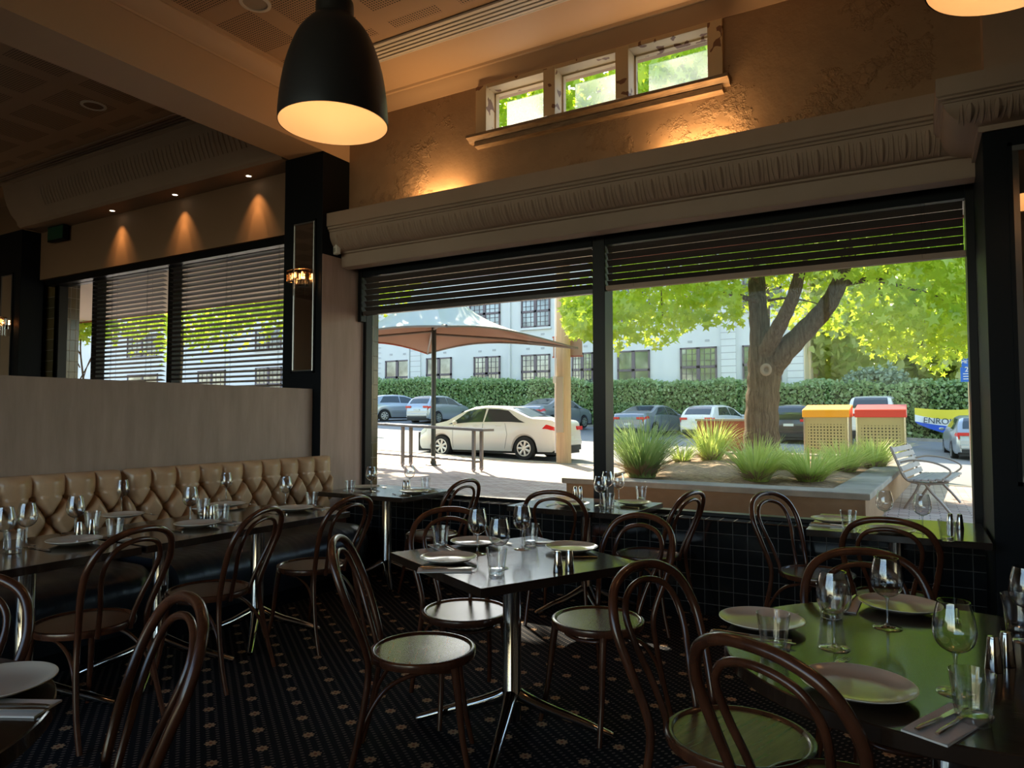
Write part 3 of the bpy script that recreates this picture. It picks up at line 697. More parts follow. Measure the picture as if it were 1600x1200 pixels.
# ------------------------------------------------------------------ banquettes
def banquette(label, y0, y1, seed, r0, r1):
    """tufted back facing +x, seat in front; local origin on the floor at the back's foot"""
    t = thing('banquette', label, 'bench', (-4.97, y0, 0), 0, 'tufted leather banquettes against the half wall')
    L = y1 - y0; sy = .198; zt = 1.075; zr = .932; dz = .152
    ny = int(L / .0085); nz = 88; z0 = .50
    def puff(y, z):
        u = (y0 + y - 2.297) / sy
        if z >= zr:
            f = abs(sin(pi * u)); k = f ** .42
            near = math.exp(-(((u - round(u)) * sy) ** 2 + (z - zr) ** 2) / .0009)
            k = k * (1 - .0 * near) * (1 - .55 * near)
            return .35 + .65 * k * (1 - .25 * max(0, (z - zr)) / .14 * (1 - f))
        v = (zr - z) / dz
        a, c = (u + v / 2), (u - v / 2)                        # fold lines run through buttons diagonally
        fa, fc = abs(sin(pi * a)), abs(sin(pi * c))
        k = (min(1, fa * 1.6) ** .5) * (min(1, fc * 1.6) ** .5)
        row = round(v); off = .5 * (row % 2)
        du = (u - off) - round(u - off)
        near = math.exp(-((du * sy) ** 2 + ((v - row) * dz) ** 2) / .0008)
        return .28 + .72 * k - .25 * near
    def S_(i, j):
        y = i * L; w = j
        if w < .82: z = z0 + (zt - .055 - z0) * (w / .82); base = 0; q = 1
        else:
            a = (w - .82) / .18 * pi * .62; z = zt - .055 + .055 * sin(a); q = cos(a); base = 0
        ez = min(y / .06, 1) if r0 else 1; e1 = min((L - y) / .06, 1) if r1 else 1
        e = (1 - (1 - max(ez, 0)) ** 2) ** .5 * (1 - (1 - max(e1, 0)) ** 2) ** .5
        x = .10 + .115 * puff(y, min(z, zt - .02)) * e
        if w >= .82: x = .125 + (x - .125) * max(q, -.4)
        return (x, y, z if w < .82 else z - .02 * (1 - e))
    b = MB(); b.grid(S_, ny, nz); b.build('tufted_back', K['leather'], t, smooth=60, fixn=False)
    b = MB(); b.box(0.0, 0.01, 0, .105, L - .01 if y1 < 4.8 else 4.80 - y0, 1.04)
    if y1 > 4.8: b.box(.087, 4.79 - y0, .0, .125, L - .01, 1.045)
    b.build('back_frame', K['leather'], t, bevel=.01)
    k = 0
    for r in range(4):
        zz = zr - r * dz
        if zz < .55: break
        for m in range(-40, 60):
            y = 2.297 - y0 + (m + .5 * (r % 2)) * sy
            if y < .05 or y > L - .05 or k > 95: continue
            b = MB(); b.lathe([(0, .008), (.009, .006), (.013, 0)], 10); o = b.build('button', K['leather'], t, smooth=60)
            o.location = (.10 + .085 * .10, y, zz); o.rotation_euler = (0, R(90), 0); k += 1
    # seat cushion
    x0, x1, zt2 = .10, .80, .485; endr = .30 if r1 else .02
    prof = [(x0, .12)] + [(x0, zt2 - .01)] + [(x0 + .1, zt2), (x1 - .22, zt2 + .005), (x1 - .12, zt2 - .008), (x1 - .05, zt2 - .04), (x1 - .01, zt2 - .09), (x1, zt2 - .15), (x1 - .01, .22), (x1 - .03, .12)]
    prof = [(p[0], p[1]) for p in spline([(a, c, 0) for a, c in prof], 3)]
    n = len(prof); m = int(L / .02)
    rr = random.Random(seed)
    def seat(i, j):
        p = prof[int(round(j * (n - 1)))]; y = i * L; x, z = p
        d = (L - y)
        if r1 and d < endr:
            s = (1 - (1 - d / endr) ** 2) ** .5; x = x0 + (x - x0) * (.35 + .65 * s); z = .12 + (z - .12) * (.80 + .20 * s)
        wr = .0012 * sin(y * 37 + 9 * x) + .0010 * sin(y * 91 + seed)
        return (x + wr * .6, y, z + (wr if z > .3 else 0))
    b = MB(); b.grid(seat, m, n)
    b.add([seat(1, j / (n - 1)) for j in range(n)], [list(range(n))]); b.add([seat(0, j / (n - 1)) for j in range(n)], [list(range(n))])
    b.build('seat_cushion', K['blackleather'], t, smooth=50)
    b = MB(); b.box(.12, .02, 0, .74, L - (.16 if r1 else .02), .13); b.build('plinth', K['black'], t)
banquette('tan tufted leather banquette with black seat, right of the seam by the window', 2.885, 4.90, 3, True, True)
banquette('tan tufted leather banquette cut off at the left edge of the picture', -1.6, 2.88, 5, True, True)

# ------------------------------------------------------------------ bentwood chairs (facing +y in local space)
def make_chair():
    t = thing('bentwood_chair', 'x', 'chair', (0, 0, 0), 0, 'dark bentwood cafe chairs')
    z = .47
    b = MB(); b.lathe([(.192, z - .012), (.205, z - .022), (.219, z - .018), (.223, z - .002), (.220, z + .010), (.210, z + .0145), (.200, z + .0125), (.196, z + .006), (.192, z + .004)], 44, closed=True)
    b.build('seat_rim', K['wood'], t, smooth=50)
    b = MB(); b.lathe([(.0005, z - .004), (.198, z - .004), (.198, z + .006), (.0005, z + .0045)], 44); b.build('seat', K['seat'], t, smooth=20)
    L = [(-.215, -.285, 0), (-.205, -.245, .15), (-.188, -.212, .33), (-.176, -.200, .455), (-.183, -.215, .54), (-.207, -.255, .66), (-.218, -.300, .775), (-.180, -.340, .872), (-.10, -.362, .920), (0, -.370, .933)]
    P = spline(L + [(-p[0], p[1], p[2]) for p in L[:-1][::-1]], 6)
    b = MB(); m = len(P); b.tube(P, [.0125 + .0035 * min(1, 3 * min(i, m - 1 - i) / m) for i in range(m)], 10); b.build('back_hoop', K['wood'], t, smooth=70)
    L = [(-.085, -.203, .445), (-.086, -.212, .50), (-.105, -.245, .60), (-.137, -.285, .71), (-.140, -.322, .80), (-.095, -.345, .862), (0, -.357, .885)]
    P = spline(L + [(-p[0], p[1], p[2]) for p in L[:-1][::-1]], 6)
    b = MB(); b.tube(P, .0115, 10); b.build('inner_hoop', K['wood'], t, smooth=70)
    for s in (-1, 1):
        b = MB(); P = spline([(s * .150, .135, .452), (s * .158, .150, .34), (s * .168, .170, .17), (s * .185, .205, 0)], 6)
        b.tube(P, [.019, .018, .0175, .017, .017, .0165] + [.016 - .0045 * k / 12 for k in range(13)], 10); b.build('leg', K['wood'], t, smooth=70)
    P = spline([(-.200, -.232, .17), (-.186, -.205, .27), (-.160, -.13, .375), (-.135, -.02, .42), (-.125, .07, .425), (-.09, .125, .415), (0, .145, .41)], 6)
    P = P + [(-p[0], p[1], p[2]) for p in P[:-1][::-1]]
    b = MB(); b.tube(P, .0095, 8); b.build('brace', K['wood'], t, smooth=70)
    return t
chair0 = make_chair(); _used = [False]
def chair(x, y, face_deg, label):
    o = chair0 if not _used[0] else copy_tree(chair0)
    _used[0] = True
    o.location = (float(x), float(y), 0); o.rotation_euler = (0, 0, R(face_deg - 90)); o['label'] = label
    return o
SZ = .485
chair(-1.81, 2.381, 33, 'bentwood chair with a shiny seat at the left front of the central square table')
chair(-1.975, 2.947, -40, 'bentwood chair tucked behind the central square table, on its window-left side')
chair(-1.345, 3.14, 252, 'bentwood chair behind the right corner of the central square table')
chair(-.49, 2.225, -18, 'bentwood chair left of the right round table, its round seat in full view')
chair(-.175, 1.985, 64, 'nearest bentwood chair, leaning over the front edge of the right round table')
chair(-2.245, 4.615, 105, 'bentwood chair seen from behind at the window table near the mullion')
chair(-1.668, 4.79, 168, 'bentwood chair at the right end of the mullion table, facing left')
chair(-3.486, 4.705, 175, 'farthest bentwood chair, beside the corner table next to the banquette')
chair(-3.45, 3.336, 181, 'bentwood chair at the banquette table nearest the window corner')
chair(-3.466, 2.579, 196, 'bentwood chair at the middle banquette table')
chair(-3.437, 1.883, 188, 'bentwood chair at the left banquette table, large arched back in view')
chair(-.556, 4.732, -28, 'bentwood chair against the tiled dado, left of the right window table')
chair(-.119, 4.325, 87, 'bentwood chair with its back to us at the right window table')
chair(-.08, 2.65, -71, 'bentwood chair on the window side of the right round table')
chair(-2.44, .79, -56, 'bentwood chair cut off at the left edge behind the small round table')
chair(-1.90, .925, -108, 'front left bentwood chair whose tall looped back fills the foreground')
chair(-3.76, 1.20, 180, 'bentwood chair mostly outside the left edge, only its seat rim in view')

# ------------------------------------------------------------------ tables
TZ = .79
def pedestal(t, r=.043, reach=.44, rot=45, tz=TZ, arms=4):
    b = MB(); b.lathe([(r, .055), (r, .135), (r + .003, .14), (r + .003, .145), (r, .15), (r, tz - .05), (r + .035, tz - .042), (r + .035, tz - .0385)], 28); b.build('column', K['chrome'], t, smooth=40)
    for k in range(arms):
        a = R(rot + 360 / arms * k)
        pr = [(r - .012, .165), (r + .03, .145), (reach * .38, .108), (reach * .68, .066), (reach * .92, .028), (reach, .016)]
        P = [(q[0] * cos(a), q[0] * sin(a), q[1]) for q in spline([(x, z, 0) for x, z in pr], 5)]
        n = len(P); b = MB(); b.tube(P, [.034 - .019 * i / n for i in range(n)], 12); b.build('foot', K['chrome'], t, smooth=60)
def square_table(label, cx, cy, lx, ly, rz=0, px=0, py=0, reach=.40, rot=45):
    t = thing('dining_table', label, 'table', (cx, cy, 0), rz, 'dark veneered dining tables')
    b = MB(); b.box(-lx / 2, -ly / 2, TZ - .038, lx / 2, ly / 2, TZ); b.build('tabletop', K['table'], t, bevel=.002)
    pedestal(t, reach=reach, rot=rot)
    if px or py:
        for c in t.children:
            if c.name.split('.')[0] in ('column', 'foot'): c.location = (px, py, 0)
    return t
def round_table(label, cx, cy, r, rot=45):
    t = thing('round_dining_table', label, 'table', (cx, cy, 0), 0, 'round dark dining tables')
    b = MB(); b.lathe([(0.0005, TZ - .04), (r - .004, TZ - .04), (r, TZ - .036), (r, TZ - .003), (r - .003, TZ), (0.0005, TZ)], 96); b.build('tabletop', K['table'], t, smooth=35)
    pedestal(t, rot=rot)
    return t
square_table('dark square table set for three in the middle of the room', -1.648, 2.843, .85, .85, R(63.6), reach=.46, rot=45)
for i, (yc, lab) in enumerate(((1.795, 'left one of three dark tables in the row along the banquette'), (2.50, 'middle one of three dark tables in the row along the banquette'),
                               (3.235, 'right one of three dark tables in the row along the banquette, nearest the window'), (1.13, 'dark banquette table running out of the left edge'))):
    square_table(lab, -3.79, yc, .80, .785 if i == 2 else .678, 0, reach=.40, py=-.05 if i == 2 else 0)
square_table('dark corner table between the end of the banquette and the street window', -4.055, 4.80, .94, .74, reach=.40)
square_table('dark window table in front of the black mullion', -2.15, 4.81, .94, .74, reach=.40)
square_table('dark window table beside the right column, reflecting green leaves', -.125, 4.78, .90, .76, reach=.40)
round_table('large round dark table at the lower right, reflecting green', .054, 2.267, .58, 20)
round_table('round dark table at the lower left edge with a thin pale rim', -2.058, .433, .558, 45)

# ------------------------------------------------------------------ tableware
def once(builder):
    st = {}
    def f(x, y, z, label, rz=0.0, group=None):
        if 'o' not in st: st['o'] = builder(); o = st['o']
        else: o = copy_tree(st['o'])
        o.location = (float(x), float(y), float(z)); o.rotation_euler = (0, 0, rz); o['label'] = label
        if group: o['group'] = group
        return o
    return f
def _wine():
    t = thing('wine_glass', 'x', 'wine glass', group='empty wine glasses')
    bow = [(.006, .094), (.016, .097), (.033, .108), (.043, .124), (.047, .142), (.0455, .165), (.041, .188), (.036, .208), (.0345, .216)]
    bow = [(p[0], p[1]) for p in spline([(a, c, 0) for a, c in bow], 3)]
    inn = [(max(r - .0013, .0005), h + (.0016 if k < 4 else 0)) for k, (r, h) in enumerate(bow)]
    prof = [(0.0004, .0935)] + bow + inn[::-1] + [(0.0004, inn[0][1])]
    b = MB(); b.lathe(prof, 36, closed=True); b.build('bowl', K['crystal'], t, smooth=80)
    b = MB(); b.lathe([(0.0005, .0932), (.0075, .0932), (.0052, .086), (.0038, .07), (.0036, .035), (.0046, .016), (.010, .008), (.026, .0035), (.041, .0018), (.042, 0), (0.0005, 0.0003)], 28); b.build('stem', K['thickglass'], t, smooth=60)
    return t
wine = once(_wine)
def _tumb():
    t = thing('water_tumbler', 'x', 'glass', group='empty water tumblers')
    n = 12
    def rr(u, r): return r * (1 + .012 * cos(n * 2 * pi * u))
    out = [(.031, 0), (.033, .002), (.036, .03), (.040, .07), (.0455, .108)]
    inn = [(.043, .108), (.037, .07), (.032, .034), (.029, .022), (.0005, .020)]
    prof = [(0.0004, .0008)] + out + [(.0445, .1090)] + inn
    b = MB(); k = len(prof); vs = []; fs = []
    for i in range(48):
        a = 2 * pi * i / 48; w = 1 + .010 * cos(12 * a)
        for q, (r0, z) in enumerate(prof): rr_ = r0 * (w if q > 6 else 1); vs.append((rr_ * cos(a), rr_ * sin(a), z))
    for i in range(48):
        j = (i + 1) % 48
        for q in range(k): p = (q + 1) % k; fs.append((i * k + q, j * k + q, j * k + p, i * k + p))
    b.add(vs, fs); b.build('body', K['crystal'], t, smooth=50)
    b = MB(); b.lathe([(0.0005, .0025), (.0275, .0025), (.0295, .005), (.0290, .016), (.026, .0185), (0.0005, .0175)], 32); b.build('base', K['thickglass'], t, smooth=40)
    return t
tumbler = once(_tumb)
def _plate():
    t = thing('dinner_plate', 'x', 'plate', group='shallow beige dinner plates')
    P = [(0.0005, .002), (.05, .002), (.055, 0), (.060, .002), (.085, .007), (.110, .015), (.125, .0225), (.128, .0245), (.1265, .0262), (.120, .0235), (.105, .0165), (.080, .0105), (.04, .0085), (0.0005, .008)]
    b = MB(); b.lathe([(p[0], p[1]) for p in spline([(a, c, 0) for a, c in P], 3)], 56); b.build('dish', K['plate'], t, smooth=50)
    b = MB(); b.tube([(.1272 * cos(2 * pi * i / 56), .1272 * sin(2 * pi * i / 56), .0252) for i in range(56)], .0014, 5, closed=True); b.build('rim', mat('pale_plate_rim', (.80, .75, .65), .2), t, smooth=60)
    return t
plate = once(_plate)
def _shaker():
    t = thing('shaker', 'x', 'shaker', group='tapered steel salt and pepper shakers')
    b = MB(); b.lathe([(0.0005, 0), (.0205, 0), (.021, .002), (.0135, .082), (.0125, .084)], 24); b.build('body', K['chrome'], t, smooth=40)
    b = MB(); b.lathe([(.0125, .083), (.0115, .087), (0.0005, .0885)], 24); b.build('cap', K['steel'], t, smooth=40)
    return t
shaker = once(_shaker)
def _napkin():
    t = thing('folded_napkin', 'x', 'napkin', group='folded cream napkins')
    b = MB(); b.grid(lambda u, v: (-.045 + .09 * u, -.115 + .23 * v, .002 + .0012 * sin(9 * u + 5 * v)), 9, 13); b.grid(lambda u, v: (-.044 + .088 * u, -.114 + .228 * v, .0055 + .001 * sin(7 * u + 6 * v)), 9, 13)
    b.box(-.045, -.115, .0003, .045, .115, .0045); b.build('cloth', K['napkin'], t, smooth=30, bevel=0)
    return t
napkin = once(_napkin)
def _knife():
    t = thing('table_knife', 'x', 'knife', group='steel table knives')
    b = MB(); P = [(0, -.105), (0, -.06), (0, -.01), (0, .0)]; b.tube([(0, -.105, .004), (0, -.085, .0045), (0, -.04, .004), (0, .0, .0035)], [.0045, .006, .0052, .0038], 8, flat=.7); b.build('handle', K['steel'], t, smooth=60)
    pr = [(-.004, 0), (-.0075, .02), (-.009, .07), (-.0065, .105), (-.001, .118), (.004, .112), (.0045, .06), (.004, 0)]
    b = MB(); b.extrude(pr, 'z', .0022, .0038); b.build('blade', K['steel'], t)
    return t
knife = once(_knife)
def _fork():
    t = thing('table_fork', 'x', 'fork', group='steel table forks')
    b = MB(); b.tube(spline([(0, -.10, .003), (0, -.07, .0045), (0, -.02, .004), (0, .02, .004), (0, .045, .007)], 4), [.0058] * 5 + [.0048] * 6 + [.003] * 6, 8, flat=.5); b.build('handle', K['steel'], t, smooth=60)
    b = MB(); b.add([(-.004, .035, .005), (.004, .035, .005), (.011, .055, .004), (-.011, .055, .004), (-.011, .062, .004), (.011, .062, .004), (-.004, .035, .0065), (.004, .035, .0065), (.011, .055, .0055), (-.011, .055, .0055), (-.011, .062, .0055), (.011, .062, .0055)],
                    [(0, 1, 2, 3), (3, 2, 5, 4), (6, 7, 8, 9), (9, 8, 11, 10), (0, 6, 9, 3), (1, 7, 8, 2), (3, 9, 10, 4), (2, 8, 11, 5)])
    for k in range(4): x = -.0093 + k * .0062; b.tube([(x, .060, .0047), (x, .080, .0035), (x, .100, .006)], [.0016, .0015, .0009], 5)
    b.build('tines', K['steel'], t, smooth=60)
    return t
fork = once(_fork)

def W_(px, py): p = at_z(px, py, TZ); return p[0], p[1]
def setting(px, py, face, where, knives=2, nap=(.175, -.01), forks=1, ft=(.165, .0), skew=0):
    """a place setting: plate at the pixel, diner facing `face` degrees, napkin on the right, fork on the left"""
    x, y = W_(px, py); a = R(face); f = np.array([cos(a), sin(a)]); r = np.array([sin(a), -cos(a)])
    plate(x, y, TZ + .0005, f'shallow beige dinner plate {where}')
    if nap:
        q = np.array([x, y]) + r * nap[0] + f * nap[1]; napkin(q[0], q[1], TZ + .0003, f'folded napkin {where}', a - pi / 2 + R(skew))
        if knives == 2: names = ('inner steel knife', 'outer steel knife')
        else: names = ('steel knife',)
        for k in range(knives):
            w = q + r * (.012 if knives == 1 else (-.014 + .026 * k)) + f * (.012 * k)
            knife(w[0], w[1], TZ + .0072, f'{names[k]} on the napkin {where}', a - pi / 2 + R(skew - 3 + 5 * k))
    for k in range(forks):
        w = np.array([x, y]) - r * (ft[0] + .024 * k) + f * ft[1]; fork(w[0], w[1], TZ + .0006, ('steel fork' if not k else 'second steel fork') + f' {where}', a - pi / 2 + R(4 * k + skew))
def put(fn, px, py, label, dz=0): x, y = W_(px, py); return fn(x, y, TZ + .0004 + dz, label, random.uniform(0, 6))

# central square table
setting(701, 878, 33, 'at the left corner of the central square table')
setting(743, 852, -27, 'at the back left of the central square table', skew=-6)
setting(893, 861, 212, 'at the right side of the central square table', nap=(.19, .05))
put(wine, 746, 866, 'leftmost wine glass on the central square table')
put(wine, 780, 888, 'middle wine glass on the central square table, behind the front tumbler')
put(wine, 816, 858, 'rightmost and rearmost wine glass on the central square table')
put(tumbler, 688, 857, 'water tumbler at the left corner of the central square table')
put(tumbler, 776, 897, 'water tumbler at the front corner of the central square table')
put(tumbler, 829, 852, 'water tumbler at the back corner of the central square table')
put(shaker, 872, 894, 'left shaker of the pair on the central square table')
put(shaker, 890, 892, 'right shaker of the pair on the central square table')
# right round table
setting(1190, 978, 5, 'at the left of the right round table', nap=(.165, -.02))
setting(1406, 953, 268, 'at the window side of the right round table', nap=(.165, .02))
setting(1340, 1082, 66, 'nearest us on the right round table', nap=(.205, -.015), skew=0, ft=(.13, .10))
put(wine, 1304, 1013, 'wine glass at the centre left of the right round table')
put(wine, 1387, 981, 'wine glass in front of the far plate on the right round table')
put(wine, 1494, 1083, 'large nearest wine glass on the right round table')
put(wine, 1608, 1003, 'wine glass cut by the right edge on the right round table')
put(tumbler, 1209, 1020, 'water tumbler beside the left plate on the right round table')
put(tumbler, 1521, 1130, 'nearest water tumbler, standing at the lower right on the round table')
put(tumbler, 1299, 965, 'water tumbler behind the centre left wine glass, right round table')
put(tumbler, 1592, 985, 'water tumbler at the right edge of the picture, right round table')
put(shaker, 1553, 1048, 'nearer tapered steel shaker on the right round table')
put(shaker, 1573, 1040, 'farther tapered steel shaker on the right round table')
# left round table
x, y = W_(-8, 1080); plate(x, y, TZ + .0005, 'shallow beige dinner plate on the lower left round table')
x, y = W_(-2, 1108); napkin(x, y, TZ + .0003, 'folded napkin under the knives on the lower left round table', R(-62)); knife(x, y, TZ + .0072, 'upper steel knife on the lower left round table', R(-62))
knife(x + .02, y - .015, TZ + .0072, 'lower steel knife on the lower left round table', R(-60))
# banquette row
setting(116, 850, 180, 'on the chair side of the left banquette table', nap=(.19, 0))
setting(192, 809, 0, 'on the banquette side of the left banquette table', nap=None, forks=1)
setting(308, 823, 180, 'on the chair side of the middle banquette table', nap=(.19, 0))
setting(355, 792, 0, 'on the banquette side of the middle banquette table', nap=(.16, 0), knives=1)
setting(461, 798, 180, 'on the right banquette table', nap=(.175, 0))
put(wine, 6, 862, 'wine glass cut by the left edge on the left banquette table')
put(wine, 41, 853, 'wine glass near the left edge on the left banquette table')
put(wine, 117, 836, 'wine glass behind the shakers on the left banquette table')
put(wine, 190, 799, 'wine glass beside the far plate of the left banquette table')
put(tumbler, 21, 864, 'thick water tumbler nearest us on the left banquette table')
put(tumbler, 144, 829, 'water tumbler behind the shakers on the left banquette table')
put(tumbler, 179, 843, 'water tumbler behind the arch of the chair, left banquette table')
put(shaker, 123, 841, 'left shaker on the left banquette table')
put(shaker, 143, 836, 'right shaker on the left banquette table')
put(wine, 297, 815, 'left wine glass on the middle banquette table')
put(wine, 353, 782, 'right wine glass on the middle banquette table, near the banquette')
put(tumbler, 317, 805, 'water tumbler behind the shakers on the middle banquette table')
put(tumbler, 347, 816, 'water tumbler in front on the middle banquette table')
put(shaker, 321, 812, 'left shaker on the middle banquette table')
put(shaker, 331, 812, 'right shaker on the middle banquette table')
put(wine, 446, 791, 'wine glass on the right banquette table')
put(tumbler, 487, 793, 'water tumbler on the right banquette table')
# corner table by the window
setting(571, 764, 0, 'on the left of the corner window table', nap=(.15, .03), knives=1)
setting(647, 771, 180, 'on the right of the corner window table', nap=(.15, 0), knives=1)
put(wine, 580, 768, 'left wine glass on the corner window table')
put(wine, 640, 764, 'right wine glass on the corner window table, behind the shakers')
put(tumbler, 547, 771, 'left water tumbler on the corner window table')
put(tumbler, 665, 766, 'right water tumbler on the corner window table')
put(shaker, 632, 766, 'left shaker on the corner window table')
put(shaker, 638, 766, 'right shaker on the corner window table')
# mullion table
setting(895, 791, 90, 'on the left half of the mullion window table', nap=None, forks=1)
setting(990, 789, 180, 'on the right half of the mullion window table', nap=None, forks=1)
put(wine, 938, 790, 'front wine glass on the mullion window table')
put(wine, 967, 783, 'back wine glass on the mullion window table')
put(wine, 949, 779, 'middle wine glass on the mullion window table')
put(tumbler, 951, 795, 'water tumbler in front of the wine glasses on the mullion table')
put(tumbler, 1002, 782, 'water tumbler on the right of the mullion window table')
put(shaker, 899, 777, 'left shaker of the pair on the mullion window table')
put(shaker, 907, 777, 'right shaker of the pair on the mullion window table')
# right window table
setting(1302, 816, 0, 'at the left of the right window table', nap=(.15, 0), knives=1)
setting(1392, 833, 90, 'at the front of the right window table', nap=None, forks=1)
put(wine, 1383, 824, 'left wine glass on the right window table')
put(wine, 1442, 832, 'right wine glass on the right window table')
put(tumbler, 1326, 827, 'left water tumbler on the right window table')
put(tumbler, 1481, 845, 'right water tumbler on the right window table')
put(shaker, 1485, 826, 'left shaker on the right window table')
put(shaker, 1500, 827, 'right shaker on the right window table')

# ------------------------------------------------------------------ the street outside
_ctl = np.array([(-22.25, 29.93, 1.13), (-9.05, 16.2, .39), (-11.94, 16.27, .45), (-7.5, 15.4, .242), (-9.63, 13, .3), (-7.4, 11.96, .31), (-11.0, 30.7, .585),
                 (-8.08, 31.2, .555), (1.5, 26.4, .129), (.145, 33, .396), (.32, 9.6, .17), (-.5, 8.8, .22), (-22.1, 31.2, 1.26), (-4.5, 6.0, .16), (0, 6.0, .15), (-10, 6, .2), (-2, 17, .22)])
_A = np.c_[np.ones(len(_ctl)), _ctl[:, :2]]
_pl = np.linalg.lstsq(_A, _ctl[:, 2], rcond=None)[0]
_D = np.exp(-((_ctl[:, None, 0] - _ctl[None, :, 0]) ** 2 + (_ctl[:, None, 1] - _ctl[None, :, 1]) ** 2) / (2 * 5.0 ** 2))
_wt = np.linalg.solve(_D + .05 * np.eye(len(_ctl)), _ctl[:, 2] - _A @ _pl)
def gz(x, y):
    k = np.exp(-((_ctl[:, 0] - x) ** 2 + (_ctl[:, 1] - y) ** 2) / (2 * 5.0 ** 2))
    v = _pl[0] + _pl[1] * max(min(x, 15), -45) + _pl[2] * min(y, 50) + k @ _wt
    return float(v)
def ground(name, x0, x1, y0, y1, m, st=1.0, dz=0.0):
    b = MB(); nx = max(2, int((x1 - x0) / st) + 1); ny = max(2, int((y1 - y0) / st) + 1)
    b.grid(lambda u, v: (x0 + (x1 - x0) * u, y0 + (y1 - y0) * v, gz(x0 + (x1 - x0) * u, y0 + (y1 - y0) * v) + dz), nx, ny)
    o = b.build(name, m, smooth=True, fixn=False); struct(o); return o
ground('footpath', -50, 25, 5.5, 15.35, K['brick'], .8)
ground('road', -75, 45, 15.35, 35.4, K['asphalt'], 1.2, -.10)
ground('far_footpath', -75, 45, 35.4, 70, K['brick'], 2.0, 0)
b = MB(); n = 90
b.grid(lambda u, v: (-60 + 90 * u, (15.22, 15.22, 15.42, 15.42)[int(round(v * 3))], gz(-60 + 90 * u, 15.3) + (-.2, .012, .012, -.2)[int(round(v * 3))]), n, 4)
b.grid(lambda u, v: (-60 + 90 * u, (35.3, 35.3, 35.5, 35.5)[int(round(v * 3))], gz(-60 + 90 * u, 35.4) + (-.2, .03, .03, -.2)[int(round(v * 3))]), n, 4)
struct(b.build('kerb', K['cap'], fixn=False))

# street awning fixed over the windows outside
t = thing('street_awning', 'long pale street awning over the footpath outside the windows', 'awning', (0, 0, 0))
b = MB(); b.box(-16, 5.46, 3.40, 5, 8.0, 3.50); b.build('roof', mat('awning_lining', (.72, .64, .54), .7), t)
b = MB(); b.box(-16, 8.0, 3.38, 5, 8.06, 3.62); b.build('fascia', K['rust'], t)

# ------- building across the street
BY = 38.0
def fx(px, py=560): return at_y(px, py, BY)
t = thing('white_building', 'long two storey white rendered building with plum sash windows across the street', 'building', (0, 0, 0))
xr = fx(1256)[0]
b = MB(); b.box(-78, BY, 0.2, xr, BY + 9, 11.5); b.build('wall', K['facade'], t)
b = MB(); b.box(xr + .001, BY + .02, 0.0, xr + .05, BY + 9, 11.4)
for k in range(3): b.box(xr + .05, BY + 1.5 + k * 2.6, 0, xr + .14, BY + 2.6 + k * 2.6, 11.4)
b.build('side_wall', K['facadeyellow'], t)
b = MB()
for px0, px1 in ((643, 658), (1128, 1150), (1231, 1255)):
    x0, x1 = fx(px0)[0], fx(px1)[0]; b.box(x0, BY - .12, .3, x1, BY, 11.4)
b.build('pilasters', K['facade'], t)
b = MB()
for px0, px1 in ((643, 658), (1128, 1150), (1231, 1255), (579, 596)):
    x0, x1 = fx(px0)[0], fx(px1)[0]
    for k in range(26): b.box(x0 - .02, BY - .125, 1.2 + k * .36, x1 + .02, BY - .10, 1.235 + k * .36)
b.build('grooves', mat('joint_shadow_grey', (.42, .41, .42), .8), t)
b = MB()
for x, z0, z1 in ((fx(797)[0], 1.2, 11.4), (fx(640)[0], 1.2, 6.5)): b.tube([(x, BY - .08, z0), (x, BY - .08, z1)], .07, 8)
b.build('downpipe', K['facade'], t)
def bwin(px0, px1, yt, yb, muntin=True):
    p, q = at_y(px0, yt, BY), at_y(px1, yb, BY)
    x0, x1, z1, z0 = p[0], q[0], p[2], q[2]
    w = x1 - x0; h = z1 - z0; b = MB(); f = .09
    for a in ((x0, z0, x0 + f, z1), (x1 - f, z0, x1, z1), (x0, z0, x1, z0 + f), (x0, z1 - f, x1, z1), (x0 + w / 2 - .10, z0, x0 + w / 2 + .10, z1), (x0, z0 + h * .5 - .07, x1, z0 + h * .5 + .07)):
        b.box(a[0], BY - .10, a[1], a[2], BY + .04, a[3])
    if muntin:
        for s in (0, 1):
            xa = x0 + s * w / 2; xb = xa + w / 2
            for k in (1, 2): xm = xa + (xb - xa) * k / 3; b.box(xm - .016, BY - .07, z0, xm + .016, BY, z1)
        for k in (1, 2, 4, 5): zm = z0 + h * k / 6; b.box(x0, BY - .07, zm - .016, x1, BY, zm + .016)
    fr = b.build('window_frame', K['sash'], t)
    b = MB(); b.box(x0 + .03, BY - .045, z0 + .03, x1 - .03, BY - .035, z1 - .03); b.build('pane', K['farpane'], fr)
    b = MB(); b.box(x0 - .08, BY - .13, z0 - .14, x1 + .08, BY, z0); b.build('window_sill', K['facade'], fr)
for px0, px1, yt, mt in ((603, 640, 564, False), (667, 706, 560, False), (741, 782, 558, True), (815, 860, 555, True), (894, 927, 552, True), (965, 1016, 549, False), (1063, 1121, 544, True), (1160, 1222, 540, True), (480, 520, 570, True), (400, 440, 575, True), (310, 352, 580, True), (200, 246, 586, False)):
    bwin(px0, px1, yt, yt + 60 - (px0 < 900) * 8, mt)
for px0, px1, yt, yb in ((734, 782, 472, 510), (815, 860, 464, 510), (893, 928, 459, 504), (965, 1016, 450, 500), (640, 690, 480, 522), (1063, 1121, 438, 490), (1160, 1222, 425, 480), (400, 440, 515, 545), (200, 246, 525, 556)):
    bwin(px0, px1, yt, yb)
b = MB()
for px, py in ((772, 547), (825, 545), (848, 544), (848, 522), (915, 541), (1005, 534), (1078, 534), (1105, 532), (611, 554), (632, 553), (695, 551), (750, 549)):
    p = at_y(px, py, BY); b.box(p[0] - .12, BY - .02, p[2] - .06, p[0] + .12, BY + .01, p[2] + .06)
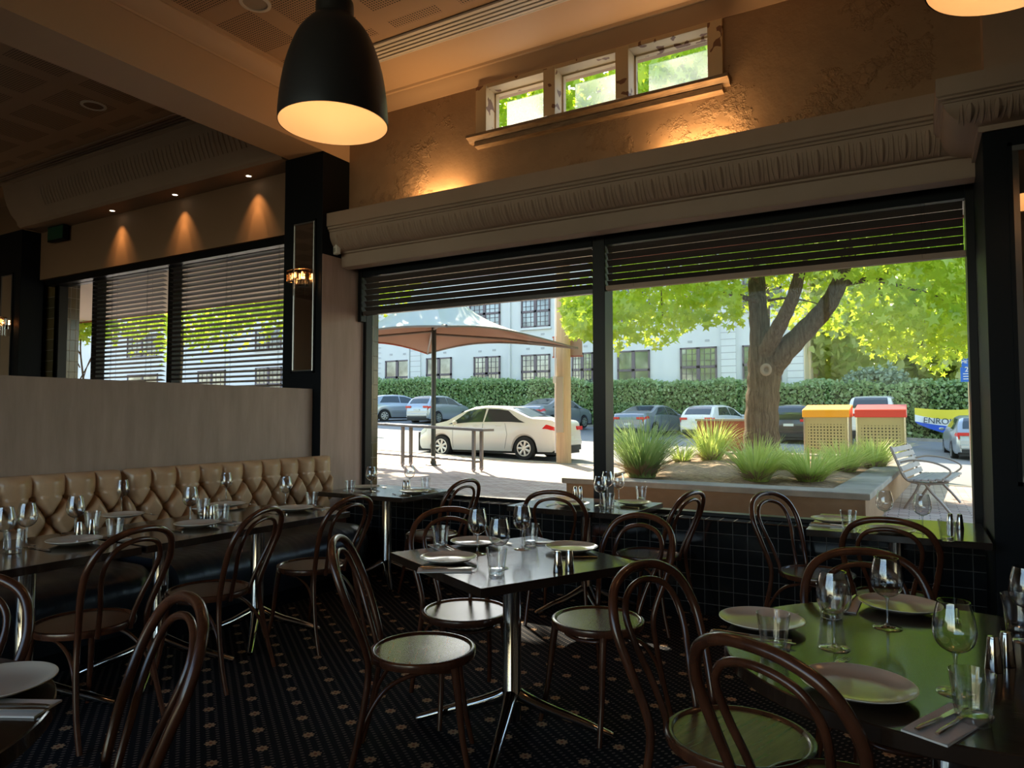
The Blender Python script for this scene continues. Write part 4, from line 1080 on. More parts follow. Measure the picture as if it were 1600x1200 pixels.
b.build('wall_vents', mat('vent_grey', (.45, .45, .46), .8), t)

# ------- foliage
def star(n=5, r1=1.0, r2=.45):
    return [((r1 if k % 2 == 0 else r2) * sin(pi * k / n), (r1 if k % 2 == 0 else r2) * cos(pi * k / n)) for k in range(2 * n)]
def leaves(name, P, size, m, parent, shape='star', flat=.0, jit=.35, droop=0.0):
    P = np.asarray(P, float); n = len(P)
    S_ = np.array(star(5, 1, .42) if shape == 'star' else [(-.5, -.8), (.5, -.8), (.55, .3), (0, 1.0), (-.55, .3)] if shape == 'oval' else [(-.7, -.7), (.7, -.7), (.7, .7), (-.7, .7)])
    k = len(S_)
    sz = size * (1 + jit * rng.uniform(-1, 1, n))
    nv = rng.normal(size=(n, 3)); nv[:, 2] += flat * 3; nv /= np.linalg.norm(nv, axis=1)[:, None]
    up = rng.normal(size=(n, 3)); up[:, 2] -= droop * 3
    a = np.cross(nv, up); a /= np.linalg.norm(a, axis=1)[:, None]; b_ = np.cross(nv, a)
    V = P[:, None, :] + (a[:, None, :] * S_[None, :, 0:1] + b_[:, None, :] * S_[None, :, 1:2]) * sz[:, None, None]
    V += nv[:, None, :] * (np.abs(S_[None, :, 0:1]) * sz[:, None, None] * .25)
    V = V.reshape(-1, 3); me = bpy.data.meshes.new(name)
    me.vertices.add(len(V)); me.vertices.foreach_set('co', V.ravel())
    me.loops.add(n * k); me.loops.foreach_set('vertex_index', np.arange(n * k))
    me.polygons.add(n); me.polygons.foreach_set('loop_start', np.arange(n) * k); me.polygons.foreach_set('loop_total', np.full(n, k))
    me.materials.append(m); me.update(calc_edges=True); me.validate()
    o = bpy.data.objects.new(name, me); COL.objects.link(o); o.parent = parent; return o
def limb(b, pts, rads, n=12):
    P = spline(pts, 5); r = np.interp(np.linspace(0, 1, len(P)), np.linspace(0, 1, len(rads)), rads)
    b.tube(P, [q * (1 + .05 * sin(i * 2.1)) for i, q in enumerate(r)], n)

# the plane-leaved street tree in the planter
t = thing('street_tree', 'large street tree with bright backlit star leaves growing in the planter', 'tree', (0, 0, 0))
D = 14.0
b = MB()
limb(b, [at_d(1190, 728, D), at_d(1190, 700, D), at_d(1190, 650, D), at_d(1193, 600, D), at_d(1194, 560, D), at_d(1188, 520, D), at_d(1184, 480, D), at_d(1182, 430, D + .2), at_d(1178, 340, D + .4), at_d(1170, 240, D + .6)], [.44, .355, .32, .315, .32, .20, .175, .16, .12, .05], 18)
b.build('trunk', K['bark'], t, smooth=70)
b = MB()
limb(b, [at_d(1203, 578, D - .05), at_d(1225, 550, D - .3), at_d(1262, 512, D - .5), at_d(1292, 478, D - .7), at_d(1312, 440, D - .9), at_d(1330, 380, D - 1.0), at_d(1370, 300, D - 1.2)], [.24, .22, .19, .17, .14, .10, .04])
b.build('branch', K['bark'], t, smooth=70)
b = MB()
limb(b, [at_d(1196, 550, D - .2), at_d(1212, 520, D - .6), at_d(1230, 485, D - .9), at_d(1242, 455, D - 1.1), at_d(1255, 400, D - 1.3), at_d(1270, 320, D - 1.6)], [.16, .15, .125, .115, .09, .03])
b.build('branch', K['bark'], t, smooth=70)
for L, r in (([(1184, 470), (1150, 462), (1120, 450), (1060, 430), (990, 420), (930, 440)], .06), ([(1310, 445), (1365, 437), (1410, 448), (1460, 462), (1520, 490)], .07), ([(1200, 470), (1230, 466), (1275, 474), (1300, 490)], .03),
             ([(1186, 440), (1120, 400), (1060, 395), (1035, 440), (1036, 500)], .035), ([(1060, 420), (1000, 460), (975, 510)], .02), ([(1410, 448), (1445, 500), (1440, 540)], .02), ([(1330, 400), (1420, 360), (1520, 350)], .05)):
    b = MB(); k = len(L); limb(b, [at_d(x, y, D - .3 - .25 * i) for i, (x, y) in enumerate(L)], [r, r * .7, r * .35, .012], 7); b.build('twig', K['bark'], t, smooth=70)
b = MB(); q = at_d(1197, 578, D - .41); b.lathe([(.05, 0), (.11, .02), (.13, .05), (.10, .07), (.055, .05), (.045, .01)], 16); o = b.build('knot', mat('healed_knot', (.34, .26, .19), .8), t, smooth=60); o.location = q; o.rotation_euler = (R(90), 0, R(8)); o.scale = (.85, .95, 1.5)
hem = np.array([(878, 505), (890, 528), (915, 532), (935, 528), (948, 572), (965, 556), (985, 538), (1005, 536), (1026, 552), (1048, 540), (1080, 516), (1094, 500), (1112, 517), (1140, 520), (1170, 512), (1200, 500), (1225, 512), (1253, 524), (1285, 528),
                (1334, 528), (1357, 560), (1380, 560), (1397, 573), (1420, 558), (1431, 576), (1460, 600), (1476, 592), (1487, 567), (1519, 560), (1535, 590), (1600, 560), (1750, 470)], float)
def crown(n, dmin, dmax, zspan, power, px0=880, px1=1740):
    out = []
    cl = [(random.uniform(px0, px1), random.random() ** power, random.uniform(dmin, dmax)) for _ in range(n // 22)]
    for px, v, d in cl:
        hy = np.interp(px, hem[:, 0], hem[:, 1]); z0 = H + (655 - hy) / F * d
        top = zspan * max(.15, 1 - ((px - 1230) / 560) ** 2) ** .5
        z = z0 + .12 + v * top
        if px < 945: z = min(z, H + (650 - 470 + (945 - px) * 1.2 * -.5) / F * d)
        c = at_d(px, 600, d); c[2] = z
        m = 22; sp = np.array([.32, .32, .22])
        out.append(c + rng.normal(size=(m, 3)) * sp)
    P = np.concatenate(out)
    dd = (P - _c) @ _f; pxx = 800 + F * ((P - _c) @ _r) / dd; hz = H + (650 - np.interp(pxx, hem[:, 0], hem[:, 1])) / F * dd
    pyy = 650 - (P[:, 2] - H) * F / dd
    limb_gap = (pxx > 1158) & (pxx < 1335) & (dd < 14.6) & (pyy > 432)
    return P[(P[:, 2] > hz + rng.uniform(-.05, .10, len(P))) & (pxx > 879) & ~limb_gap]
leaves('foliage', crown(12500, 11.0, 16.5, 2.6, 1.25), .088, K['leaf'], t, droop=.6)
leaves('upper_foliage', crown(9000, 10.5, 17, 6.5, .7), .13, K['leaf'], t, droop=.4)

def cloud(cx, cy, cz, rx, ry, rz, n, clump=18, sp=.35):
    c = rng.normal(size=(n // clump, 3)); c /= np.linalg.norm(c, axis=1)[:, None]; c *= rng.uniform(.45, 1, (len(c), 1)) ** .5
    c = c * [rx, ry, rz] + [cx, cy, cz]
    return (c[:, None, :] + rng.normal(size=(len(c), clump, 3)) * sp).reshape(-1, 3)
def bg_tree(label, x, y, h, r, m, n, size, shape='oval', trunk=.2, base=None, squash=.6, sp=.35):
    z = gz(x, y) if base is None else base
    t = thing('background_tree', label, 'tree', (x, y, z), 0, 'trees beyond the street')
    b = MB(); limb(b, [(0, 0, -.1), (.1, .05, h * .4), (0, 0, h * .7), (.1, 0, h * .92)], [trunk, trunk * .8, trunk * .5, .03], 10); b.build('trunk', K['bark'], t, smooth=70)
    for k in range(4):
        a = k * 1.7; b = MB(); limb(b, [(0, 0, h * (.42 + .08 * k)), (r * .35 * cos(a), r * .35 * sin(a), h * (.6 + .06 * k)), (r * .7 * cos(a), r * .7 * sin(a), h * (.68 + .07 * k))], [trunk * .45, trunk * .3, .02], 7); b.build('branch', K['bark'], t, smooth=70)
    leaves('foliage', cloud(0, 0, h - r * squash, r, r, r * squash, n, sp=sp), size, m, t, shape)
    return t
bg_tree('pale green tree right of the white building, beyond the hedge', -1.6, 44, 12, 5.4, K['leafpale'], 13000, .27, squash=1.05)
bg_tree('grey green tree behind the hedge beside the blue parking sign', 3.2, 41, 11, 4.2, K['leafpale'], 8000, .27, squash=1.1)
bg_tree('tall pale tree farthest right, mostly behind the right column', 8.0, 45, 12, 5.8, K['leafpale'], 10000, .28, squash=1.0)
bg_tree('leafy street tree seen through the left blinds and the side pane', -14.5, 13.5, 8.2, 3.8, K['leaf'], 9000, .13, 'star', .24, squash=.62)
bg_tree('second street tree farther left, seen through the side pane', -23.0, 15.5, 9.0, 4.2, K['leaf'], 6000, .15, 'star', .26, squash=.70)
bg_tree('tall roadside tree whose leaves show in the high window panes', *at_d(938, 600, 19)[:2], 14.0, 4.6, K['leaf'], 14000, .16, 'star', .13, squash=.80, sp=.5)
bg_tree('airy tall tree showing in the right high pane', *at_d(1192, 600, 20.5)[:2], 14.5, 4.0, K['leaf'], 12000, .16, 'star', .16, squash=.75, sp=.5)
x, y = at_d(124, 600, 15)[:2]
bg_tree('slim young tree with a thin stem outside the side pane at the left', x, y, 3.5, .9, K['leaf'], 500, .11, 'star', .03, squash=.45, sp=.15)

def hedge(label, x0, x1, y0, y1, zt0, zt1, m, n, size):
    t = thing('hedge', label, 'hedge', (0, 0, 0), 0, 'clipped hedge lengths across the street')
    def zt(x): u = (x - x0) / (x1 - x0); return zt0 * (1 - u) + zt1 * u + .07 * sin(x * 1.3) + .05 * sin(x * 2.9 + 1)
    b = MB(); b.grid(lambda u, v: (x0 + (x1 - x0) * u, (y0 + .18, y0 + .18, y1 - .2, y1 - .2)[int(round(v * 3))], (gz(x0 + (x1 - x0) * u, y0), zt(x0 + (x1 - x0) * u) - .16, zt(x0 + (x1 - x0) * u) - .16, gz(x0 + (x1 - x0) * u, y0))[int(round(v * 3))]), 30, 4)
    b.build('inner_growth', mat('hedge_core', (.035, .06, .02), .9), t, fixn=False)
    X = rng.uniform(x0, x1, n); kind = rng.random(n)
    Yv = np.where(kind < .72, y0 + rng.normal(0, .10, n) + .08 * np.sin(X * 1.7), rng.uniform(y0, y1, n))
    g = np.array([gz(q, y0) for q in X]); top = np.array([zt(q) for q in X])
    Z = np.where(kind < .72, g + (top - g) * rng.random(n), top + rng.normal(0, .07, n))
    leaves('foliage', np.c_[X, Yv, Z], size, m, t, 'oval'); return t
hedge('tall green hedge behind the silver hatchback, left of the utility pole', -39, -16.2, 36.0, 37.2, 4.05, 3.40, K['leafdark'], 17000, .085)
hedge('long clipped green hedge between the utility pole and the tree trunk', -16.2, -6.0, 36.0, 37.2, 3.33, 3.08, K['leafdark'], 12000, .08)
hedge('clipped green hedge right of the tree trunk behind the bins', -6.0, 10.0, 36.0, 37.2, 3.0, 2.72, K['leafdark'], 14000, .08)
t = thing('shrub', 'pale grey green shrub rising above the hedge behind the red bin', 'shrub', (0, 0, 0))
p = at_y(1368, 597, 37); leaves('foliage', cloud(p[0], 37.0, 3.05, 1.5, .5, .55, 1500, sp=.15), .10, K['leafgrey'], t, 'oval')
b = MB(); b.tube([(p[0], 37.0, gz(p[0], 37)), (p[0], 37.0, 3.0)], .06, 8); b.build('stem', K['bark'], t)

# ------- planter with strappy grasses
t = thing('planter_bed', 'long raised rendered planter with stone capping outside the window', 'planter', (0, 0, 0))
Q = [(-4.06, 8.30), (-.44, 8.20), (-.02, 16.3), (-4.6, 16.3)]
PZ = .635
def inset(d):
    c = np.mean(np.array(Q), 0); out = []
    for i in range(4):
        p = np.array(Q[i]); a = np.array(Q[i - 1]) - p; e = np.array(Q[(i + 1) % 4]) - p; a /= np.linalg.norm(a); e /= np.linalg.norm(e)
        out.append(tuple(p + (a + e) / max(abs(a[0] * e[1] - a[1] * e[0]), .1) * d))
    return out
def ringwall(name, d0, d1, z0, z1, m):
    A, B_ = inset(d0), inset(d1); b = MB()
    for i in range(4):
        j = (i + 1) % 4; pr = [A[i], A[j], B_[j], B_[i]]
        b.extrude(pr, 'z', z0, z1)
    return b.build(name, m, t, bevel=.01)
ringwall('wall', .05, .30, -.1, PZ - .07, K['concrete']); ringwall('capping', 0, .42, PZ - .07, PZ, K['cap'])
I = inset(.28); b = MB()
def bil(u, v): a = np.array(I[0]) * (1 - u) + np.array(I[1]) * u; c = np.array(I[3]) * (1 - u) + np.array(I[2]) * u; return a * (1 - v) + c * v
b.grid(lambda u, v: (*bil(u, v), PZ - .06 + .09 * (sin(pi * u) * sin(pi * v)) ** .5 + .012 * sin(40 * u + 31 * v)), 40, 70)
b.build('mulch', K['soil'], t, smooth=True)
def tuft(label, px, py, d, h, w, m, n=330, seed=1):
    w *= 1.25; n = int(n * .85)
    p = at_d(px, py, d); p[2] = PZ - .02
    t = thing('grass_tussock', label, 'plant', p, 0, 'strappy grass tussocks in the planter')
    rr = random.Random(seed)
    def blades(name, cnt, hh, ww, m, lean0):
        b = MB()
        for k in range(cnt):
            a = rr.uniform(0, 2 * pi); L = hh * rr.uniform(.60, 1.10); ln = (rr.random() ** .6) * ww * 1.05 + lean0
            r0 = .26 * ww * rr.random() ** .5; wd = rr.uniform(.005, .009)
            base = np.array([r0 * cos(a), r0 * sin(a), 0]); o = np.array([cos(a), sin(a), 0]); s = np.array([-sin(a), cos(a), 0])
            vs = []; K_ = 6
            for q in range(K_):
                u = q / (K_ - 1); c = base + o * ln * u ** 1.35 + np.array([0, 0, L * (u - .28 * (ln / ww) * u ** 3)]); ww_ = wd * (1 - u ** 2.5) + .0006
                vs += [c - s * ww_, c + s * ww_]
            b.add(vs, [(2 * q, 2 * q + 1, 2 * q + 3, 2 * q + 2) for q in range(K_ - 1)])
        b.build(name, m, t, fixn=False)
    blades('blades', n, h, w, m, .02)
    blades('dry_skirt', n // 2, h * .34, w * .75, K['deadgrass'], .06)
tuft('tallest dark green grass tussock beside the window mullion', 1003, 745, 9.5, .86, .55, K['grassdark'], 800, 1)
tuft('smallest grass tussock between two larger ones in the planter', 1066, 722, 12.4, .42, .40, K['grass'], 160, 2)
tuft('bright upright grass tussock in front of the rust red crate', 1112, 722, 12.6, .86, .55, K['grass'], 380, 3)
tuft('bright grass tussock at the planter front, left of the tree trunk base', 1182, 752, 8.9, .64, .46, K['grass'], 420, 4)
tuft('low sprawling grass tussock in front of the yellow bin', 1266, 752, 8.9, .50, .50, K['grass'], 420, 5)
tuft('grass tussock in front of the gap between the two bins', 1318, 737, 10.4, .52, .50, K['grass'], 360, 6)
tuft('grass tussock in front of the red bin, nearest the bench', 1366, 730, 11.3, .56, .50, K['grass'], 340, 7)
tuft('grass tussock in the shade right behind the low sprawling one', 1222, 735, 10.5, .45, .40, K['grass'], 200, 8)

# ------- litter bins in perforated steel surrounds
def perf_mat():
    m = mat('perforated_steel_panel', (.46, .40, .20), .35, metal=.35); t = m.node_tree; p = t.nodes['Principled BSDF']
    tc = N(t, 'ShaderNodeTexCoord'); sx = N(t, 'ShaderNodeSeparateXYZ'); t.links.new(tc.outputs['Object'], sx.inputs[0])
    def cc(v): return M_(t, 'MULTIPLY', M_(t, 'SUBTRACT', M_(t, 'FRACT', M_(t, 'DIVIDE', v, .068)), .5), .068)
    r = M_(t, 'SQRT', M_(t, 'ADD', M_(t, 'POWER', cc(sx.outputs[0]), 2), M_(t, 'POWER', cc(sx.outputs[2]), 2)))
    lim = M_(t, 'MULTIPLY', M_(t, 'LESS_THAN', M_(t, 'ABSOLUTE', sx.outputs[0]), .37), M_(t, 'LESS_THAN', sx.outputs[2], 1.05))
    t.links.new(mixc(t, M_(t, 'MULTIPLY', M_(t, 'LESS_THAN', r, .017), lim), (.46, .40, .20), (.04, .035, .02)), p.inputs['Base Color']); return m
K['perf'] = perf_mat()
def bin_(label, px0, px1, lidm, Y=17.05):
    x0, x1 = at_y(px0, 700, Y)[0], at_y(px1, 700, Y)[0]; w = (x1 - x0) / 2; cx = (x0 + x1) / 2; g = gz(cx, Y + .4)
    ht = at_y(1300, 652, Y)[2] - g
    t = thing('bin_surround', label, 'bin', (cx, Y, g), 0, 'perforated steel bin surrounds')
    b = MB(); b.box(-w + .02, .02, .0, w - .02, .86, ht); b.build('panels', K['perf'], t)
    b = MB()
    for sx in (-w, w - .03):
        for sy in (0, .85): b.box(sx, sy, -.05, sx + .03, sy + .03, ht)
    b.box(-w, 0, .02, w, .03, .08); b.build('frame', K['steel'], t)
    b = MB(); b.extrude([(-.03, ht), (-.03, ht + .15), (.0, ht + .17), (.88, ht + .29), (.91, ht + .27), (.91, ht)], 'x', -w - .02, w + .02); b.build('lid', lidm, t, bevel=.01)
    b = MB(); b.box(w + .021, .25, ht + .05, w + .024, .42, ht + .20); b.build('side_sticker', K['wwhite'], t)
bin_('bin surround with a yellow lid, beside the tree trunk', 1256, 1327, K['yellow'])
bin_('bin surround with a red lid, near the slatted bench', 1338, 1416, K['red'])

# ------- slatted bench
p0 = at_d(1448, 803, 9.15); g0 = gz(p0[0], p0[1])
t = thing('slatted_bench', 'weathered slatted street bench with cast metal arms, seen end on', 'bench', (p0[0], p0[1], g0), R(-7.8))
def bslat(b, x, z, a, y0=0, y1=1.5): b.extrude([(x + cos(a) * dx - sin(a) * dz, z + sin(a) * dx + cos(a) * dz) for dx, dz in ((-.035, -.014), (.035, -.014), (.035, .014), (-.035, .014))], 'y', y0, y1)
for k in range(6):
    b = MB(); bslat(b, -.18 + .082 * k + .0, .40 + .03 * (k / 5) ** 2 + (.0 if k < 5 else -.01), R(4 - 3 * k)); b.build('seat_slat', K['slatwood'], t, bevel=.004)
for k in range(5):
    b = MB(); bslat(b, -.25 - .034 * k, .46 + .083 * k, R(112)); b.build('back_slat', K['slatwood'], t, bevel=.004)
for y in (.08, 1.38):
    b = MB()
    b.tube([(x, y, z) for x, z, _ in spline([(-.42, .84, 0), (-.33, .60, 0), (-.26, .43, 0), (-.15, .37, 0), (.05, .36, 0), (.25, .395, 0)], 5)], .018, 8)
    b.tube([(x, y, z) for x, z, _ in spline([(-.08, .36, 0), (-.14, .22, 0), (-.24, .06, 0), (-.27, 0, 0)], 5)], .018, 8)
    b.tube([(x, y, z) for x, z, _ in spline([(-.02, .36, 0), (.05, .25, 0), (.16, .12, 0), (.25, 0, 0)], 5)], .018, 8)
    b.build('cast_leg', K['benchmetal'], t, smooth=60)
    b = MB(); b.tube([(x, y, z) for x, z, _ in spline([(-.33, .62, 0), (-.15, .665, 0), (.08, .64, 0), (.24, .57, 0), (.27, .51, 0), (.20, .44, 0), (.12, .39, 0)], 5)], .013, 8); b.build('armrest', K['benchmetal'], t, smooth=60)

# ------- high table frame and shade umbrella
A_, B_ = at_d(768, 670, 14.6), at_d(530, 657, 17.4)
dv = (B_ - A_); Lr = float(np.hypot(dv[0], dv[1])); an = math.atan2(dv[1], dv[0])
t = thing('outdoor_bar_table', 'long narrow brown steel bar table frame on the paving outside', 'table', (A_[0], A_[1], gz(A_[0], A_[1])), an)
h0 = A_[2] - gz(A_[0], A_[1]); h1 = B_[2] - gz(A_[0], A_[1])
def hz(x): return h0 + (h1 - h0) * x / Lr
def gl(x, yy=0): wx = A_[0] + cos(an) * x - sin(an) * yy; wy = A_[1] + sin(an) * x + cos(an) * yy; return gz(wx, wy) - gz(A_[0], A_[1])
b = MB(); b.add([(-.05, -.02, hz(0) - .05), (Lr, -.02, hz(Lr) - .05), (Lr, .34, hz(Lr) - .05), (-.05, .34, hz(0) - .05), (-.05, -.02, hz(0)), (Lr, -.02, hz(Lr)), (Lr, .34, hz(Lr)), (-.05, .34, hz(0))], [(0, 1, 2, 3), (4, 5, 6, 7), (0, 1, 5, 4), (1, 2, 6, 5), (2, 3, 7, 6), (3, 0, 4, 7)]); b.build('table_board', K['galv'], t)
for x in (.25, 2.3, 4.2):
    for yy in (.02, .28):
        b = MB(); b.box(x - .03, yy - .03, gl(x, yy) + .06, x + .03, yy + .03, hz(x) - .05); b.build('leg', K['galv'], t)
        b = MB(); b.lathe([(0, -.03), (.045, -.02), (.055, 0), (.045, .02), (0, .03)], 14); o = b.build('castor', K['slatwood'], t, smooth=50); o.location = (x, yy, gl(x, yy) + .055); o.rotation_euler = (R(90), 0, 0)
b = MB()
b.tube([(.25, .02, gl(.25) + .2), (4.2, .02, gl(4.2) + .2)], .025, 6); b.tube([(.25, .02, gl(.25) + .2), (.25, .28, gl(.25, .28) + .2)], .025, 6); b.tube([(2.3, .02, gl(2.3) + .2), (2.3, .28, gl(2.3) + .2)], .025, 6)
b.build('lower_rail', K['galv'], t)

pc = at_d(677, 728, 16.0); pc[2] = gz(pc[0], pc[1])
def cv(r, f): return pc[:2] + _r[:2] * r + np.array([-sin(YAW), cos(YAW)]) * f
t = thing('shade_umbrella', 'big square shade umbrella with grey top and brown underside', 'umbrella', pc)
zpk, cor = 4.55, [(3.3, -.3, 2.98), (-.55, 3.3, 3.18), (-3.3, .3, 3.05), (.60, -3.3, 3.10)]
P3 = [np.array([*(cv(r, f) - pc[:2]), z - pc[2]]) for r, f, z in cor]; pk = np.array([0, 0, zpk - pc[2]])
b = MB()
for i in range(4):
    a_, c_ = P3[i], P3[(i + 1) % 4]
    def S2(u, v):
        e = a_ * (1 - u) + c_ * u; mid = (pk * .5 + e * .5); e = e + (np.array([0, 0, pk[2]]) * 0 + (np.array([0, 0, e[2]]) - e) * .13 * 4 * u * (1 - u)) + np.array([0, 0, .20 * 4 * u * (1 - u)])
        p = pk * (1 - v) + e * v; p[2] -= .34 * sin(pi * v) * (.7 + .3 * cos(2 * pi * u)); return tuple(p)
    b.grid(S2, 17, 13)
b.build('canopy', K['canvastop'], t, smooth=True, fixn=False)
b = MB(); b.tube([(0, 0, -.1), (0, 0, zpk - pc[2] - .05)], .055, 12); b.build('pole', K['darksteel'], t, smooth=50)
b = MB(); b.lathe([(.18, 0), (.18, .02), (.07, .03), (.07, .10)], 16); b.build('base_plate', K['darksteel'], t)
for p in P3:
    b = MB(); s0 = np.array([0, 0, p[2] + .35]); b.tube([s0, s0 * .5 + p * .5 + [0, 0, .05], p], .028, 8); b.build('arm', K['galv'], t)
for i in range(4):
    a_, c_ = P3[i], P3[(i + 1) % 4]; pts = []
    for k in range(13):
        u = k / 12; e = a_ * (1 - u) + c_ * u; e = e + (np.array([0, 0, e[2]]) - e) * .13 * 4 * u * (1 - u) + np.array([0, 0, .20 * 4 * u * (1 - u) - .01]); pts.append(e)
    b = MB(); b.tube(pts, .022, 6); b.build('edge_tube', K['rust'] if i in (1,) else K['galv'], t, smooth=50)

# ------- timber pole with signs
pp = at_d(881, 727, 17.0); pp[2] = gz(pp[0], pp[1])
t = thing('utility_pole', 'thick weathered timber utility pole on the kerb', 'pole', pp)
b = MB(); b.lathe([(.185, -.1), (.182, 1.0), (.175, 3), (.165, 5), (.14, 9), (.13, 10)], 20); b.build('post', K['polewood'], t, smooth=50)
b = MB(); b.box(-.10, -.21, .75, .08, -.17, 2.1); b.build('conduit_cover', mat('galvanised_cover', (.42, .36, .26), .6), t)
b = MB(); b.box(-.19, -.20, 1.95, -.09, -.165, 2.12); b.build('tag', K['platew'], t)
b = MB(); b.tube([(-.20, -.05, .25), (-.20, -.05, 8)], .022, 6); b.build('cable_guard', K['wwhite'], t)
b = MB()
for s in ((-.36, -.14), (.12, .42)): b.box(s[0], .15, 2.62, s[1], .19, 3.12)
b.build('sign_back', mat('brown_sign', (.36, .22, .15), .6), t)
b = MB(); b.box(-.38, .145, 2.60, .44, .20, 2.635); b.box(-.38, .145, 3.10, .44, .20, 3.135); b.build('sign_frame', K['rust'], t)

def text(name, s, size, m, parent, loc, rot, ext=.002):
    cu = bpy.data.curves.new(name, 'FONT'); cu.body = s; cu.size = size; cu.extrude = ext; cu.align_x = 'CENTER'; cu.align_y = 'CENTER'
    o = bpy.data.objects.new(name, cu); COL.objects.link(o)
    dg = bpy.context.evaluated_depsgraph_get(); me = bpy.data.meshes.new_from_object(o.evaluated_get(dg)); bpy.data.objects.remove(o)
    me.materials.clear(); me.materials.append(m); q = bpy.data.objects.new(name, me); COL.objects.link(q); q.parent = parent; q.location = loc; q.rotation_euler = rot; return q
ps = at_d(1515, 640, 20.5); g = gz(ps[0], ps[1])
t = thing('parking_sign', 'blue 2P meter parking sign on a thin steel pole at the right', 'sign', (ps[0], ps[1], g), R(3))
b = MB(); b.tube([(0, 0, -.1), (0, 0, 3.25)], .03, 10); b.build('pole', K['steel'], t)
zz = lambda py: H + (650 - py) / F * 20.5 - g
b = MB(); b.box(-.205, -.045, zz(597), .205, -.035, zz(574)); b.build('blue_plate', K['signblue'], t)
b = MB(); b.box(-.17, -.045, zz(573.5), .17, -.035, zz(560)); b.build('meter_plate', K['signblue'], t)
text('lettering', '2P', .20, K['wwhite'], t, (0, -.05, zz(578)), (R(90), 0, 0)); text('lettering', 'METER', .12, K['wwhite'], t, (0, -.05, zz(566)), (R(90), 0, 0))
b = MB()
for k in range(3): b.box(-.14, -.048, zz(585 + 4 * k), .14, -.046, zz(584 + 4 * k))
b.build('rule_lines', K['wwhite'], t)
ps = at_d(581, 600, 31); g = gz(ps[0], ps[1])
t = thing('parking_sign', 'tiny blue and white parking sign at the left edge of the street window', 'sign', (ps[0], ps[1], g), R(20))
b = MB(); b.tube([(0, 0, -.1), (0, 0, 3.75 - g)], .035, 8); b.build('pole', K['steel'], t)
b = MB(); b.box(-.02, -.05, 3.45 - g, .30, -.04, 3.82 - g); b.build('blue_plate', K['signblue'], t)
b = MB(); b.box(-.22, -.05, 3.45 - g, -.03, -.04, 3.82 - g); b.build('white_plate', K['wwhite'], t)

# banner on the hedge
p, q = at_y(1429, 637, 35.5), at_y(1545, 640, 35.5)
t = thing('hedge_banner', 'yellow white and blue ENROLL banner hung on the hedge', 'banner', (p[0], 35.6, 0))
wd = q[0] - p[0]; 
def band(name, f0, f1, m):
    b = MB(); b.grid(lambda u, v: (u * wd, .03 * sin(9 * u), 1.80 - .10 * sin(pi * u) - (f0(u) * (1 - v) + f1(u) * v)), 24, 5); b.grid(lambda u, v: (u * wd, .012 + .03 * sin(9 * u), 1.80 - .10 * sin(pi * u) - (f0(u) * (1 - v) + f1(u) * v)), 24, 5); b.build(name, m, t, fixn=False)
band('yellow_band', lambda u: 0, lambda u: .30 + .12 * sin(pi * u), K['banneryellow']); band('white_band', lambda u: .30 + .12 * sin(pi * u), lambda u: .60 + .22 * u, K['wwhite']); band('blue_band', lambda u: .60 + .22 * u, lambda u: .62 + .42 * min(1, u * 2.2) ** .7, K['bannerblue'])
text('lettering', 'ENROLL', .36, K['ink'], t, (wd * .36, -.05, 1.80 - .10 - .50), (R(90), R(4), 0))

p = at_d(1128, 690, 17.5); g = gz(p[0], p[1])
t = thing('rust_red_crate', 'rust red low crate with a pale rim behind the planter', 'crate', (p[0], p[1], g))
b = MB(); b.box(-.62, 0, 0, .62, .6, at_d(1128, 658, 17.5)[2] - g); b.build('body', K['rust'], t)
zt_ = at_d(1128, 658, 17.5)[2] - g; b = MB(); b.box(-.66, -.03, zt_, .66, .63, zt_ + .05); b.build('rim', K['cap'], t)

# ------- cars
TOPS = {
 'sedan': [(0, .52), (.008, .66), (.03, .725), (.08, .745), (.15, .755), (.20, .80), (.31, .945), (.40, .99), (.50, 1.0), (.58, .975), (.65, .90), (.755, .715), (.80, .685), (.92, .61), (.975, .50), (1, .38)],
 'hatch': [(0, .45), (.006, .60), (.02, .66), (.045, .74), (.09, .875), (.13, .945), (.22, .985), (.38, 1.0), (.50, .98), (.59, .90), (.73, .71), (.78, .68), (.92, .61), (.975, .48), (1, .36)],
 'suv': [(0, .45), (.005, .62), (.015, .68), (.035, .78), (.07, .90), (.10, .955), (.20, .985), (.40, 1.0), (.52, .985), (.60, .91), (.71, .735), (.76, .71), (.92, .65), (.975, .50), (1, .36)]}
WINS = {'sedan': ((.20, .48, .33, .47), (.49, .74, .485, .62), (.185, .325), (.625, .765)), 'hatch': ((.14, .42, .20, .41), (.43, .72, .425, .575), (.035, .125), (.575, .735)), 'suv': ((.10, .40, .15, .39), (.41, .70, .405, .575), (.025, .095), (.585, .72))}
